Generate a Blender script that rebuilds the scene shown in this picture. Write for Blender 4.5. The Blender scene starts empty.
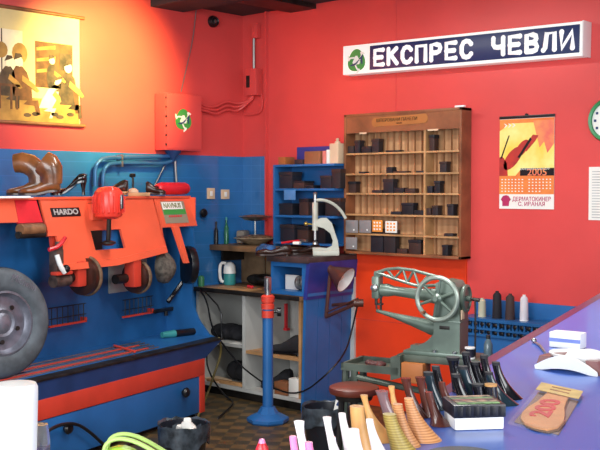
import bpy, bmesh, math, random
from mathutils import Vector as V, Matrix
random.seed(7)
PI = math.pi
COL = bpy.context.scene.collection

# ------------------------------------------------------------------ camera
CAM = V((5.507, -5.403, 1.48)); YAW = math.atan2(.673, .740); PIT = math.atan(.035); F = 1000.
FW = V((-math.sin(YAW)*math.cos(PIT), math.cos(YAW)*math.cos(PIT), -math.sin(PIT)))
RT = V((math.cos(YAW), math.sin(YAW), 0)); UP = RT.cross(FW)
def on(px, py, P, N):                     # where a sight line meets a real plane of the room
    d = RT*((px-300)/F) + UP*((225-py)/F) + FW
    return CAM + d*((V(P)-CAM).dot(V(N))/d.dot(V(N)))
def onx(px, py, x): return on(px, py, (x,0,0), (1,0,0))
def ony(px, py, y): return on(px, py, (0,y,0), (0,1,0))
def onz(px, py, z): return on(px, py, (0,0,z), (0,0,1))
cd = bpy.data.cameras.new('camera'); cam = bpy.data.objects.new('camera', cd); COL.objects.link(cam)
cam.location = CAM; cam.rotation_euler = (PI/2-PIT, 0, YAW)
cd.sensor_width = 36; cd.lens = 36*F/600; cd.clip_start = .02
bpy.context.scene.camera = cam

# ------------------------------------------------------------------ materials
def lin(c):
    return tuple((v/12.92 if v <= .04045 else ((v+.055)/1.055)**2.4) for v in (x/255. for x in c)) + (1,)
def mat(name, rgb, rough=.5, metal=0, var=.12, scale=6., bump=0, coat=0, rgb2=None, trans=0, emit=0, alpha=1):
    m = bpy.data.materials.new(name); m.use_nodes = True; nt = m.node_tree; b = nt.nodes['Principled BSDF']
    b.inputs['Roughness'].default_value = rough; b.inputs['Metallic'].default_value = metal
    b.inputs['Coat Weight'].default_value = coat; b.inputs['Transmission Weight'].default_value = trans
    b.inputs['Alpha'].default_value = alpha
    c1 = lin(rgb); c2 = lin(rgb2) if rgb2 else tuple(max(0, v*(1-var*2)) for v in c1[:3]) + (1,)
    tc = nt.nodes.new('ShaderNodeTexCoord'); nz = nt.nodes.new('ShaderNodeTexNoise')
    nz.inputs['Scale'].default_value = scale; nz.inputs['Detail'].default_value = 5
    nt.links.new(tc.outputs['Object'], nz.inputs['Vector'])
    rp = nt.nodes.new('ShaderNodeValToRGB'); rp.color_ramp.elements[0].position = .32; rp.color_ramp.elements[1].position = .62
    rp.color_ramp.elements[0].color = c2; rp.color_ramp.elements[1].color = c1
    nt.links.new(nz.outputs['Fac'], rp.inputs['Fac']); nt.links.new(rp.outputs['Color'], b.inputs['Base Color'])
    if emit:
        nt.links.new(rp.outputs['Color'], b.inputs['Emission Color']); b.inputs['Emission Strength'].default_value = emit
    if bump:
        bp = nt.nodes.new('ShaderNodeBump'); bp.inputs['Strength'].default_value = bump
        nt.links.new(nz.outputs['Fac'], bp.inputs['Height']); nt.links.new(bp.outputs['Normal'], b.inputs['Normal'])
    m['out'] = rp.name
    return m
def pattern(m, kind, c2, swap=None, rot=(0,0,0), **kw):  # lays brick joints / wave bands / checker over a material's colour
    nt = m.node_tree; b = nt.nodes['Principled BSDF']; src = nt.nodes[m['out']]
    tc = nt.nodes.new('ShaderNodeTexCoord'); mp = nt.nodes.new('ShaderNodeMapping'); mp.inputs['Rotation'].default_value = rot
    nt.links.new(tc.outputs['Object'], mp.inputs['Vector'])
    t = nt.nodes.new({'brick': 'ShaderNodeTexBrick', 'wave': 'ShaderNodeTexWave', 'checker': 'ShaderNodeTexChecker'}[kind])
    nt.links.new(mp.outputs['Vector'], t.inputs['Vector'])
    for k, v in kw.items():
        if k in ('offset', 'squash', 'bands_direction', 'wave_profile'): setattr(t, k, v)
        else: t.inputs[k.replace('_', ' ')].default_value = v
    if kind == 'brick':
        t.inputs['Color1'].default_value = t.inputs['Color2'].default_value = (0,0,0,1); t.inputs['Mortar'].default_value = (1,1,1,1)
    mx = nt.nodes.new('ShaderNodeMix'); mx.data_type = 'RGBA'
    nt.links.new(t.outputs['Fac'] if kind != 'brick' else t.outputs['Color'], mx.inputs['Factor'])
    nt.links.new(src.outputs['Color'] if 'Color' in src.outputs else src.outputs[2], mx.inputs[6]); mx.inputs[7].default_value = lin(c2)
    nt.links.new(mx.outputs[2], b.inputs['Base Color'])
    mx.name = 'pat'; 
    return m
RED   = mat('red_paint', (220,76,74), .38, var=.05, scale=2.2)
ORNG_W= mat('shaded_wall_orange', (238,66,24), .4, var=.08, scale=3)  # lower back wall: deeper tone of its shade put into the colour
TILE  = pattern(mat('blue_tile', (46,112,174), .16, var=.12, scale=3, coat=.3), 'brick', (52,116,186), rot=(PI/2,0,PI/2), offset=0., Scale=1., Brick_Width=.098, Row_Height=.098, Mortar_Size=.0025, Mortar_Smooth=.2)
TILEB = pattern(mat('blue_tile_back', (46,112,174), .16, var=.12, scale=3, coat=.3), 'brick', (58,118,180), rot=(PI/2,0,0), offset=0., Scale=1., Brick_Width=.098, Row_Height=.098, Mortar_Size=.0025, Mortar_Smooth=.2)
FLOOR = pattern(mat('brown_floor_tile', (112,88,54), .45, var=.25, scale=9), 'checker', (66,58,42), rot=(0,0,.95), Scale=11.)
CEIL  = mat('dark_ceiling', (52,50,54), .8, var=.2, scale=2)
BLUE  = mat('blue_paint', (36,98,158), .35, var=.12, scale=5)
BLUE2 = mat('blue_panel_paint', (38,104,170), .4, var=.1, scale=4)
NAVY  = mat('navy_paint', (34,62,112), .4, var=.15, scale=6)
ROYAL = mat('royal_blue_paint', (46,58,140), .35, var=.15, scale=5)
ORNG  = mat('orange_enamel', (240,98,66), .32, var=.05, scale=5, coat=.2)
ORNG2 = mat('orange_red_enamel', (214,66,48), .4, var=.08, scale=6)
RPLAS = mat('red_plastic', (222,40,52), .3, var=.08, scale=8)
BLACK = mat('black_plastic', (22,22,26), .3, var=.2, scale=20)
RUBB  = mat('black_rubber', (38,44,54), .6, var=.3, scale=30, bump=.1)
DKMET = mat('dark_metal', (58,54,52), .45, .6, var=.3, scale=12)
STEEL = mat('steel', (170,172,172), .28, .9, var=.1, scale=15)
ALLOY = mat('dull_alloy', (140,142,156), .42, .6, var=.2, scale=18)
WHITE = mat('white_plastic', (238,238,236), .35, var=.02)
WPAINT= mat('white_cabinet_paint', (196,196,192), .5, var=.08, scale=4)
CREAM = mat('cream_card', (222,192,160), .6, var=.06)
BROWNP= mat('brown_card', (150,96,62), .6, var=.15)
WOOD  = mat('brown_wood', (146,90,58), .45, var=.25, scale=7)
WOODL = mat('light_wood', (196,148,100), .5, var=.18, scale=9)
WOODB = pattern(mat('plank_wood', (200,154,112), .55, var=.1, scale=8), 'wave', (170,124,86), bands_direction='X', Scale=6.5, Distortion=.4)
TOPW  = mat('worn_worktop', (140,104,70), .5, var=.35, scale=5)
DARKB = mat('dark_brown_leather', (58,34,26), .3, var=.3, scale=10, coat=.2)
TAN   = mat('tan_leather', (156,96,52), .28, var=.35, scale=9, coat=.4)
BLKL  = mat('black_patent_leather', (16,15,18), .15, var=.1, coat=.5)
CHAR  = mat('charcoal_cloth', (44,44,50), .85, var=.3, scale=9, bump=.3)
LINING= mat('dark_lining', (18,14,14), .8)
MGREEN= mat('grey_green_enamel', (104,120,110), .35, .25, var=.18, scale=7, coat=.15)
MGREY = mat('press_grey_enamel', (190,192,180), .35, var=.12, scale=10)
PAPER = mat('white_paper', (236,234,228), .7, var=.02)
TEAL  = mat('teal_plastic', (60,150,150), .35, var=.1)
GREEN = mat('green_print', (62,150,70), .5, var=.05)
LIME  = mat('lime_green_plastic', (170,215,60), .35, var=.08, scale=20)
CLEAR = mat('clear_plastic', (230,238,240), .08, var=.02, trans=.9)
BAGC  = mat('clear_film', (238,240,240), .12, var=.02, alpha=.10)
LINER = mat('black_bin_liner', (78,88,98), .25, var=.4, scale=14, bump=.5)
COUNT = mat('blue_laminate', (56,98,186), .28, var=.04, scale=2, coat=.08)
MAROON= mat('maroon_edge', (84,40,82), .3, var=.08)
WIRE  = mat('grey_wire', (150,150,150), .4, .7)
COPPER= mat('blue_pipe_enamel', (58,110,170), .25, .35, var=.1)
HWHITE= mat('white_heel', (248,240,240), .3, var=.02)
HPINK = mat('pink_heel', (240,130,180), .3, var=.03)
HTAN  = mat('tan_heel', (216,160,96), .32, var=.12, scale=30)
HSTK  = pattern(mat('stacked_tan_heel', (222,160,104), .45, var=.1, scale=20), 'wave', (176,112,66), bands_direction='Z', Scale=75., Distortion=.3)
HOLV  = pattern(mat('olive_stacked_heel', (186,162,84), .45, var=.1, scale=20), 'wave', (138,116,50), bands_direction='Z', Scale=75., Distortion=.3)
HBRN  = mat('brown_heel', (92,48,40), .15, var=.15, coat=.4)
HMAUV = mat('mauve_brown_heel', (132,104,108), .18, var=.1, coat=.4)
HBLK  = mat('black_heel', (20,20,26), .12, var=.1, coat=.6)
HTEAL = mat('dark_teal_heel', (34,52,62), .14, var=.1, coat=.5)

# ------------------------------------------------------------------ mesh builder
class M:
    def __init__(s, local=False): s.b = bmesh.new(); s.local = local
    def box(s, x0, x1, y0, y1, z0, z1, bev=0, R=None, piv=None):
        t = bmesh.new(); bmesh.ops.create_cube(t, size=1)
        bmesh.ops.scale(t, vec=(x1-x0, y1-y0, z1-z0), verts=t.verts)
        if bev: bmesh.ops.bevel(t, geom=list(t.edges), offset=bev, segments=2, affect='EDGES', profile=.6)
        c = V(((x0+x1)/2, (y0+y1)/2, (z0+z1)/2))
        if R is not None:
            p = V(piv) if piv is not None else c
            bmesh.ops.transform(t, matrix=Matrix.Translation(p) @ R.to_4x4() @ Matrix.Translation(c-p), verts=t.verts)
        else: bmesh.ops.translate(t, vec=c, verts=t.verts)
        return s.add(t)
    def add(s, t):
        me = bpy.data.meshes.new('tmp'); t.to_mesh(me); s.b.from_mesh(me); bpy.data.meshes.remove(me); t.free(); return s
    def loft(s, rings, cap=True, closed=True):
        n = len(rings[0]); vs = [[s.b.verts.new(p) for p in r] for r in rings]
        for a, b in zip(vs, vs[1:]):
            for i in range(n if closed else n-1):
                j = (i+1) % n; s.b.faces.new((a[i], a[j], b[j], b[i]))
        if cap: s.b.faces.new(vs[0][::-1]); s.b.faces.new(vs[-1])
        return s
    def lathe(s, prof, o=(0,0,0), axis=(0,0,1), seg=28, cap=True, sx=1., sy=1.):
        q = V((0,0,1)).rotation_difference(V(axis).normalized()); o = V(o)
        rings = [[o + q @ V((r*math.cos(2*PI*i/seg)*sx, r*math.sin(2*PI*i/seg)*sy, z)) for i in range(seg)] for r, z in [(max(r, 1e-4), z) for r, z in prof]]
        return s.loft(rings, cap)
    def cyl(s, p0, p1, r0, r1=None, seg=20):
        d = V(p1)-V(p0); return s.lathe([(r0,0), (r0 if r1 is None else r1, d.length)], p0, d, seg)
    def ell(s, c, r, R=None):
        t = bmesh.new(); bmesh.ops.create_uvsphere(t, u_segments=18, v_segments=12, radius=1)
        bmesh.ops.scale(t, vec=r, verts=t.verts)
        bmesh.ops.transform(t, matrix=Matrix.Translation(V(c)) @ (R.to_4x4() if R else Matrix()), verts=t.verts); return s.add(t)
    def tube(s, pts, r, seg=8, smooth=0):
        pts = [V(p) for p in pts]
        for _ in range(smooth):
            q = [pts[0]]
            for a, b in zip(pts, pts[1:]): q += [a.lerp(b, .25), a.lerp(b, .75)]
            pts = q + [pts[-1]]
        rings = []; up = V((.123,.31,.94))
        for i, p in enumerate(pts):
            d = (pts[min(i+1, len(pts)-1)] - pts[max(i-1, 0)]).normalized()
            u = up - d*up.dot(d); u = (u if u.length > .05 else V((1,0,0))-d*d.x).normalized(); w = d.cross(u); up = u
            rings.append([p + (u*math.cos(2*PI*k/seg) + w*math.sin(2*PI*k/seg))*r for k in range(seg)])
        return s.loft(rings)
    def prism(s, pts, ext):
        ext = V(ext); a = [s.b.verts.new(V(p)) for p in pts]; b = [s.b.verts.new(V(p)+ext) for p in pts]; n = len(a)
        s.b.faces.new(a[::-1]); s.b.faces.new(b)
        for i in range(n): s.b.faces.new((a[i], a[(i+1) % n], b[(i+1) % n], b[i]))
        return s
    def torus(s, c, axis, R, r, n=36, k=10, sy=1.):
        q = V((0,0,1)).rotation_difference(V(axis).normalized()); c = V(c)
        rings = []
        for i in range(n+1):
            a = 2*PI*i/n
            rings.append([c + q @ V(((R+r*math.cos(2*PI*j/k))*math.cos(a), (R+r*math.cos(2*PI*j/k))*math.sin(a)*sy, r*math.sin(2*PI*j/k))) for j in range(k)])
        return s.loft(rings, cap=False)
    def tf(s, mtx): bmesh.ops.transform(s.b, matrix=mtx, verts=s.b.verts); return s

WM = {}
def finish_mesh(ms, name, inv):
    me = bpy.data.meshes.new(name); bm = bmesh.new(); mats = []
    for m, mt in ms:
        t = m.b
        bmesh.ops.remove_doubles(t, verts=t.verts, dist=1e-6)
        bmesh.ops.recalc_face_normals(t, faces=t.faces)
        if not m.local: bmesh.ops.transform(t, matrix=inv, verts=t.verts)
        if mt not in mats: mats.append(mt)
        k = mats.index(mt)
        for f in t.faces: f.smooth = True; f.material_index = k
        for e in t.edges:
            if len(e.link_faces) != 2 or e.calc_face_angle(0) > .6: e.smooth = False
        tm = bpy.data.meshes.new('tmp'); t.to_mesh(tm); t.free(); bm.from_mesh(tm); bpy.data.meshes.remove(tm)
    bm.to_mesh(me); bm.free()
    for mt in mats: me.materials.append(mt)
    return me
def build(m, name, mt=None, parent=None, label=None):
    ms = m if isinstance(m, list) else [(m, mt)]
    inv = Matrix()
    if parent is not None: inv = WM[parent.name].inverted()
    o = bpy.data.objects.new(name, finish_mesh(ms, name, inv)); COL.objects.link(o)
    if parent is not None: o.parent = parent
    WM[o.name] = WM[parent.name] if parent is not None else Matrix()
    if label: o['label'] = label
    return o
def thing(name, label, cat, loc, rz=0, group=None):
    o = bpy.data.objects.new(name, None); COL.objects.link(o); o.empty_display_size = .05
    o.location = loc; o.rotation_euler = (0, 0, rz); o['label'] = label; o['category'] = cat
    if group: o['group'] = group
    WM[o.name] = Matrix.Translation(V(loc)) @ Matrix.Rotation(rz, 4, 'Z')
    return o
def single(m, name, mt, label, cat, loc=(0,0,0), rz=0, group=None):
    ms = m if isinstance(m, list) else [(m, mt)]
    mx = Matrix.Translation(V(loc)) @ Matrix.Rotation(rz, 4, 'Z')
    o = bpy.data.objects.new(name, finish_mesh(ms, name, mx.inverted())); COL.objects.link(o)
    o.location = loc; o.rotation_euler = (0,0,rz); o['label'] = label; o['category'] = cat; WM[o.name] = mx
    if group: o['group'] = group
    return o
def struct(name, m, mt=None):
    o = build(m, name, mt); o['kind'] = 'structure'; return o
def text(body, size, loc, rot, mt, parent, ext=.001, sx=1., name='lettering', bold=0, align='CENTER'):
    cu = bpy.data.curves.new(name, 'FONT'); cu.body = body; cu.size = size; cu.extrude = ext; cu.align_x = align; cu.align_y = 'CENTER'; cu.offset = bold
    tmp = bpy.data.objects.new('tmp_text', cu); COL.objects.link(tmp); bpy.context.view_layer.update()
    me = bpy.data.meshes.new_from_object(tmp.evaluated_get(bpy.context.evaluated_depsgraph_get())); me.name = name
    bpy.data.objects.remove(tmp); me.materials.clear(); me.materials.append(mt)
    o = bpy.data.objects.new(name, me); COL.objects.link(o)
    mw = Matrix.Translation(V(loc)) @ rot.to_4x4() @ Matrix.Diagonal((sx,1,1,1))
    o.parent = parent; o.matrix_local = WM[parent.name].inverted() @ mw
    return o
RB = Matrix.Rotation(PI/2, 3, 'X')                                   # faces -Y
RL = Matrix.Rotation(PI/2, 3, 'Z') @ Matrix.Rotation(PI/2, 3, 'X')   # faces +X
RZ = lambda a: Matrix.Rotation(a, 3, 'Z')
RX = lambda a: Matrix.Rotation(a, 3, 'X')
RY = lambda a: Matrix.Rotation(a, 3, 'Y')

# ------------------------------------------------------------------ setting
struct('floor', M().box(-.1, 6.6, -7, .1, -.1, 0), FLOOR)
CZ = 2.81
struct('ceiling', M().box(-.1, 6.6, -7, .1, CZ, CZ+.1), CEIL)
struct('wall_left', M().box(-.1, 0, -7, 0, 0, CZ), RED)
struct('wall_back', M().box(-.1, 6.6, 0, .1, 0, CZ), RED)
struct('trim_1', M().box(0, .008, -7, 0, 0, 1.734), TILE)
struct('trim_2', M().box(.008, .262, -.008, 0, 0, 1.734), TILEB)
struct('trim_3', M().box(.262, .275, -.03, 0, 0, CZ), RED)                     # edge strip of the red cladding
struct('trim_4', M().box(1.455, 1.463, -.004, 0, 1.9, CZ), RED)
struct('trim_5', [(M().box(1.13, 2.03, -.012, 0, 0, 1.12), ORNG_W), (M().box(1.13, 2.03, -.013, -.012, .585, .59), ORNG2)])
struct('trim_6', M().box(1.085, 1.13, -.03, 0, 0, 1.05), WPAINT)
struct('trim_7', [(M().box(0, 2.6, -.9, -.6, CZ-.05, CZ), CEIL), (M().box(.5, .75, -.6, 0, CZ-.035, CZ), DKMET)])

# ------------------------------------------------------------------ left wall things
t = thing('wall_banner', 'old cream picture banner of a workshop scene hung between two brown rods', 'banner', (.012, -2.0, 1.9))
cr = mat('banner_cream', (240,214,150), .7, var=.1, scale=4); br1 = mat('banner_brown', (128,78,44), .7, var=.3, scale=12); br2 = mat('banner_dark', (92,70,52), .7, var=.4, scale=14)
och = mat('banner_ochre', (196,146,72), .7, var=.25, scale=9); pal = mat('banner_pale', (250,236,200), .7, var=.1, scale=9)
m0 = M().box(.004, .010, -2.6, -1.505, 1.905, 2.60)
def patch(mm, pts, k=0): return mm.prism([(.010, y, z) for y, z in pts], (.0008+k*.0006, 0, 0))
def blob(mm, y, z, ry, rz, k=0, n=14): return patch(mm, [(y+ry*math.cos(2*PI*i/n), z+rz*math.sin(2*PI*i/n)) for i in range(n)], k)
m1 = M(); m2 = M(); m3 = M(); m4 = M()
patch(m3, [(-2.6,1.91), (-1.51,1.91), (-1.51,2.06), (-2.6,2.06)])                    # ground
patch(m4, [(-2.6,2.2), (-1.93,2.2), (-1.93,2.47), (-2.6,2.47)]); 
for y in (-2.3, -2.08): patch(m2, [(y,2.2), (y+.008,2.2), (y+.008,2.47), (y,2.47)], 1)
patch(m1, [(-1.84,2.13), (-1.56,2.13), (-1.56,2.42), (-1.84,2.42)])                  # cupboard
for z in (2.22, 2.29, 2.36): patch(m3, [(-1.83,z), (-1.69,z+.02), (-1.69,z+.045), (-1.83,z+.02)], 2)
patch(m2, [(-1.66,2.25), (-1.57,2.25), (-1.57,2.36), (-1.66,2.36)], 2)
def figure(y, z, h, lean, cloth, seat=True):      # seated or standing villager at work
    q = lambda u, v: (y+(u+lean*v)*h, z+v*h)
    patch(cloth, [q(*p) for p in ((-.20,.0), (.22,.0), (.24,.28), (.17,.58), (.07,.70), (-.08,.70), (-.19,.55), (-.24,.25))], 3)
    patch(m3, [q(*p) for p in ((.05,.52), (.30,.36), (.42,.22), (.36,.18), (.18,.30), (.02,.40))], 5)
    patch(cloth, [q(*p) for p in ((.1,.0), (.36,.02), (.38,-.28), (.28,-.28), (.26,-.1), (.0,-.08))], 4)
    patch(m4, [q(.10*math.cos(2*PI*i/12), .80+.11*math.sin(2*PI*i/12)) for i in range(12)], 6)
    patch(m2, [q(-.11,.82), q(.10,.90), q(.06,.96), q(-.06,.96)], 7)
figure(-2.05, 2.06, .26, .1, m2); figure(-1.93, 2.04, .30, -.12, m1); figure(-1.77, 2.00, .22, .55, m4); figure(-1.60, 2.03, .30, .02, m2); figure(-2.22, 2.05, .26, .1, m1); figure(-1.70, 2.13, .22, -.1, m2)
for y, z, ry, rz in ((-1.95,2.33,.055,.065), (-2.08,2.34,.045,.05), (-2.22,2.33,.05,.06)): blob(m3, y, z, ry, rz, 2)
for y in (-2.10, -2.02, -1.98): patch(m1, [(y,1.98), (y+.014,1.98), (y+.014,2.12), (y,2.12)], 5)
patch(m1, [(-2.14,2.12), (-1.95,2.12), (-1.95,2.135), (-2.14,2.135)], 5)
patch(m1, [(-1.54,1.98), (-1.515,1.98), (-1.515,2.14), (-1.56,2.15)], 4)
for y, z in ((-1.70,1.965), (-1.66,1.95), (-1.58,1.97), (-1.84,1.96), (-1.90,1.95)): blob(m2, y, z, .028, .013, 4)
build([(m0, cr), (m1, br1), (m2, br2), (m3, och), (m4, pal)], 'printed_sheet', None, t)
build(M().cyl((.012,-2.7,2.605), (.012,-1.47,2.605), .012), 'rod', WOOD, t); build(M().cyl((.012,-2.7,1.90), (.012,-1.47,1.90), .012), 'rod', WOOD, t)

t = thing('electrical_cabinet', 'red painted wall cabinet with a round green shoe emblem', 'electrical box', (.06, -.70, 1.76))
build(M().box(.008, .118, -.872, -.530, 1.76, 2.158, .004), 'body', RED, t)
build(M().box(.118, .124, -.862, -.540, 1.77, 2.148, .002), 'door', RED, t)
hg = M()
for i in range(6): hg.box(.119, .126, -.872, -.862, 1.79+i*.065, 1.805+i*.065)
build(hg, 'hinge', DKMET, t)
def emblem(parent, c, r, axis, name='emblem'):
    # green recycling roundel of three arrow pieces with white gaps and a dark court shoe across it
    ex, ez, nrm = axis; c = V(c); ex = V(ex); ez = V(ez); nrm = V(nrm)
    P = lambda u, v: c + ex*u*r + ez*v*r
    g = M(); d = M(); w = M()
    g.prism([P((.98+.07*math.cos(3*(a-PI/2)))*math.cos(a), (.98+.07*math.cos(3*(a-PI/2)))*math.sin(a)) for a in [2*PI*i/36 for i in range(36)]], nrm*.001)
    for k in range(3):
        a0 = k*2*PI/3
        R_ = lambda u, v: P(u*math.cos(a0)-v*math.sin(a0), u*math.sin(a0)+v*math.cos(a0))
        w.prism([R_(*q) for q in ((.30,.10), (.52,.46), (.44,.74), (.66,.78), (.98,.62), (.90,.50), (.70,.56), (.62,.34), (.42,.0))], nrm*.0022)
    w.prism([P(.46*math.cos(PI/2+2*PI*i/3+t), .46*math.sin(PI/2+2*PI*i/3+t)) for i in range(3) for t in (-.25,.25)], nrm*.002)
    d.prism([P(u, v) for u, v in ((-.8,-.42), (-.2,-.42), (.12,-.22), (.45,.18), (.62,-.35), (.7,-.35), (.68,.2), (.78,.5), (.6,.42), (.3,.1), (-.1,-.2), (-.5,-.28))], nrm*.0035)
    return build([(g, GREEN), (w, PAPER), (d, NAVY)], name, None, parent)
emblem(t, (.124,-.71,1.975), .074, ((0,1,0), (0,0,1), (1,0,0)))

t = thing('junction_box', 'small red junction box under a ceiling conduit in the corner', 'junction box', (.05,-.10,2.2))
build(M().box(.10, .215, -.075, -.004, 2.19, 2.39, .006), 'body', RED, t)
build(M().box(.115, .15, -.079, -.075, 2.25, 2.34, .003), 'switch', DKMET, t)
build(M().tube([(.15,-.03,2.39), (.15,-.03,2.70)], .011), 'conduit', WIRE, t)
build(M().box(.14, .20, -.05, -.004, 2.62, 2.73, .004), 'junction_cover', RED, t)
cb = M()
for k, (dz, yy) in enumerate(((0,.0), (-.03,.02), (-.06,.01))):
    cb.tube([(.03,-.53,2.13+dz), (.03,-.40,2.09+dz*.5), (.03,-.30,2.10+dz), (.03,-.2,2.15+dz), (.04,-.10,2.13+dz), (.11+yy,-.04,2.15), (.13+yy,-.03,2.20)], .009, smooth=2)
single([(cb, RED)], 'cable_bundle', None, 'red painted cables running from wall cabinet to corner junction box', 'cable', (.03,-.3,2.1))
single(M().tube([(.22,-.02,2.2), (.235,-.02,2.12), (.21,-.02,2.06), (.12,-.02,2.05), (.05,-.03,2.06)], .006, smooth=2), 'cable_loop', RED, 'thin red cable looping under the corner junction box', 'cable', (.15,-.02,2.05))
t = thing('wall_siren', 'round black siren speaker high on the left wall near the ceiling', 'speaker', (.02,-.32,2.72))
build(M().lathe([(.044,0), (.044,.02), (.036,.035), (.028,.03), (.012,.034)], (.002,-.318,2.728), (1,0,0)), 'housing', BLACK, t)
build(M().lathe([(.014,0), (.012,.006)], (.034,-.318,2.728), (1,0,0)), 'cone', STEEL, t)
single(M().tube([onx(197,2,.01), onx(193,40,.01), onx(186,70,.01), onx(181,92,.01)], .0035, smooth=2), 'thin_wire', WIRE, 'thin pale wire hanging down the wall to the red wall cabinet', 'wire', (.01,-.6,2.16))
for lab, a, b in (('beige wall switch plate, left one of the pair on blue tiles', (207,188), (214.5,199)), ('beige wall switch plate, right one of the pair on blue tiles', (221,189.5), (229,199))):
    p = onx(*a, .012); q = onx(*b, .012); t = thing('switch_plate', lab, 'switch', (.012, (p.y+q.y)/2, q.z), 0, 'switch plates on the tiles')
    build(M().box(.008, .018, p.y, q.y, q.z, p.z, .003), 'plate', CREAM, t)
    build(M().box(.018, .023, (p.y+q.y)/2-.012, (p.y+q.y)/2+.012, (p.z+q.z)/2-.018, (p.z+q.z)/2+.018, .002), 'rocker', WHITE, t)
p = onx(202,213,.02)
single(M().lathe([(.012,0), (.012,.02), (.03,.022), (.033,.035), (.024,.047), (.005,.05)], (.008,p.y,p.z), (1,0,0)), 'round_valve', BLACK, 'round black knob on the blue tiles beside the finishing machine', 'knob', (.02,p.y,p.z))
# pipes behind the machine
X = .05
for lab, pts in (('upper blue bent pipe on the tiles behind the finishing machine', ((95,186), (95,168), (98,162), (104,158), (135,157.5), (172,156))),
                 ('lower blue bent pipe on the tiles behind the finishing machine', ((103,188), (103,172), (107,165), (114,163), (140,163), (166,164), (177,158)))):
    t = thing('water_pipe', lab, 'pipe', onx(*pts[0], X), 0, 'pipes behind the machine')
    build(M().tube([onx(*q, X) for q in pts], .014, 10, 2), 'tube', COPPER, t)
    c = onx(121, pts[-2][1], X); build(M().box(.008, .068, c.y-.008, c.y+.008, c.z-.02, c.z+.02, .003), 'clip', STEEL, t)
single(M().tube([onx(175,160,.05), onx(177,190,.05)], .009), 'drain_hose', WIRE, 'pale thin vertical hose below the dark drain funnel', 'hose', onx(177,190,.05))
p = onx(173,150.5,.06)
single(M().lathe([(.012,-.075), (.02,-.055), (.055,-.015), (.06,.0), (.045,.0), (.01,-.04)], p), 'drain_funnel', NAVY, 'dark blue funnel under the red wall cabinet', 'funnel', p)
single(M().tube([onx(152,191,.04), onx(166,163,.04)], .008), 'brace_rod', NAVY, 'dark blue slanted rod against tiles left of the drain hose', 'rod', onx(152,191,.04))

# ------------------------------------------------------------------ finishing machine
MR = V((.67,-1.009,0)); MA = math.atan2(.975,-.222); LX = V((-.222,.975,0)).normalized(); LD = V((-LX.y,LX.x,0))
mach = thing('shoe_finishing_machine', 'large orange and blue shoe finishing machine with grinding wheels', 'machine', MR, MA)
def ml(px, py, d):                               # machine frame (along, back, up) of a sight line at depth d behind its front
    P = MR + LD*d; w = on(px, py, P, LD) - MR; return V((w.dot(LX), w.dot(LD), w.z))
def mw(s, d, z): return MR + LX*s + LD*d + V((0,0,z))
L = lambda: M(True)
S0 = -1.95
build(L().box(S0, 0, .02, .62, .05, .477, .004), 'cabinet', BLUE, mach)
build(L().box(S0+.03, -.03, .06, .6, 0, .05), 'plinth', BLACK, mach)
build(L().box(S0, .0, 0, .02, .273, .38, .002).box(-.055, 0, 0, .02, .03, .273, .002), 'face_band', ORNG2, mach)
dr = build(L().box(S0+.05, -.058, .004, .02, .035, .268, .003), 'door', BLUE2, mach)
for s, z in ((-.242,.2), (-1.316,.196)): build(L().lathe([(.012,0), (.012,.015), (.028,.018), (.032,.032), (.022,.045), (.004,.048)], (s,.004,z), (0,-1,0)), 'knob', BLACK, dr)
build(L().prism([(S0,.004,.375), (0,.004,.375), (.2,-.004,.480), (S0,-.004,.480)], (0,.3,0)), 'apron', NAVY, mach)
build(L().box(S0, .2, -.012, .46, .478, .492, .003), 'bench_top', DKMET, mach)
gr = L()
for d in (.09,.15,.21,.27,.33): gr.tube([(S0,d,.4985), (-.42+.5*d,d,.4985)], .005, 6)
build(gr, 'grate', STEEL, mach)
gr = L()
for d in (.12,.24): gr.tube([(S0,d,.4985), (-.5+.5*d,d,.4985)], .004, 6)
gr.tube([(-.62,.08,.505), (-.50,.34,.505)], .008, 6)
build(gr, 'grate_bars', ORNG2, mach)
build(L().box(S0, .18, .07, .45, .492, .4945), 'grate_bed', BLUE2, mach)
build(L().box(S0, .2, .45, .48, .49, 1.43), 'back_panel', BLUE, mach)
ck = [(.30,1.23), (.23,1.22), (.21,1.07), (.227,.936), (.236,.78), (.225,.69), (.18,.597), (.097,.505), (.06,.492), (.48,.492), (.48,1.23)]
build(L().prism([(.185,d,z) for d, z in ck], (.018,0,0)), 'side_cheek', BLUE, mach)
# hood : one slanted orange sheet with a window
hd = lambda z: .17+(z-1.03)*.325
def sheet(m, polys, th=.014):
    for poly in polys: m.prism([(s, hd(z), z) for s, z in poly], (0, th, -th*.3))
    return m
W0, W1, Wa, Wb = ml(91,232,.235).x, ml(125,248,.205).x, 1.24, 1.125
hood = sheet(L(), [[(-1.18,1.435), (-.13,1.435), (-.14,Wa), (-1.18,Wa)], [(-1.185,Wa), (W0,Wa), (W0,Wb), (-1.125,Wb), (-1.118,1.222), (-1.19,1.222)],
                   [(W1,Wa), (-.14,Wa), (-.155,Wb), (W1,Wb)], [(-1.125,Wb), (-.155,Wb), (-.165,1.078), (-.68,1.028), (-1.145,1.028)]])
hood.prism([(-1.145,hd(1.028),1.028), (-.68,hd(1.028),1.028), (-.165,hd(1.078),1.078), (-.165,hd(1.078)+.012,1.115), (-.68,hd(1.028)+.012,1.065), (-1.145,hd(1.028)+.012,1.065)], (0,-.014,0))
build(hood, 'hood', ORNG, mach)
build(L().box(S0, .255, .29, .48, 1.425, 1.44, .003), 'top_shelf', ORNG, mach)
build(L().box(-1.9, -1.28, .27, .285, 1.441, 1.447).box(-1.9, -1.28, .25, .30, 1.436, 1.441), 'top_rule', WHITE, mach)
sd2 = L(); sd2.prism([(-.16,hd(1.43),1.43), (-.16,hd(1.09),1.09), (-.16,.42,1.09), (-.16,.45,1.43)], (.012,0,0))
build(sd2, 'hood_side', ORNG, mach)
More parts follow.
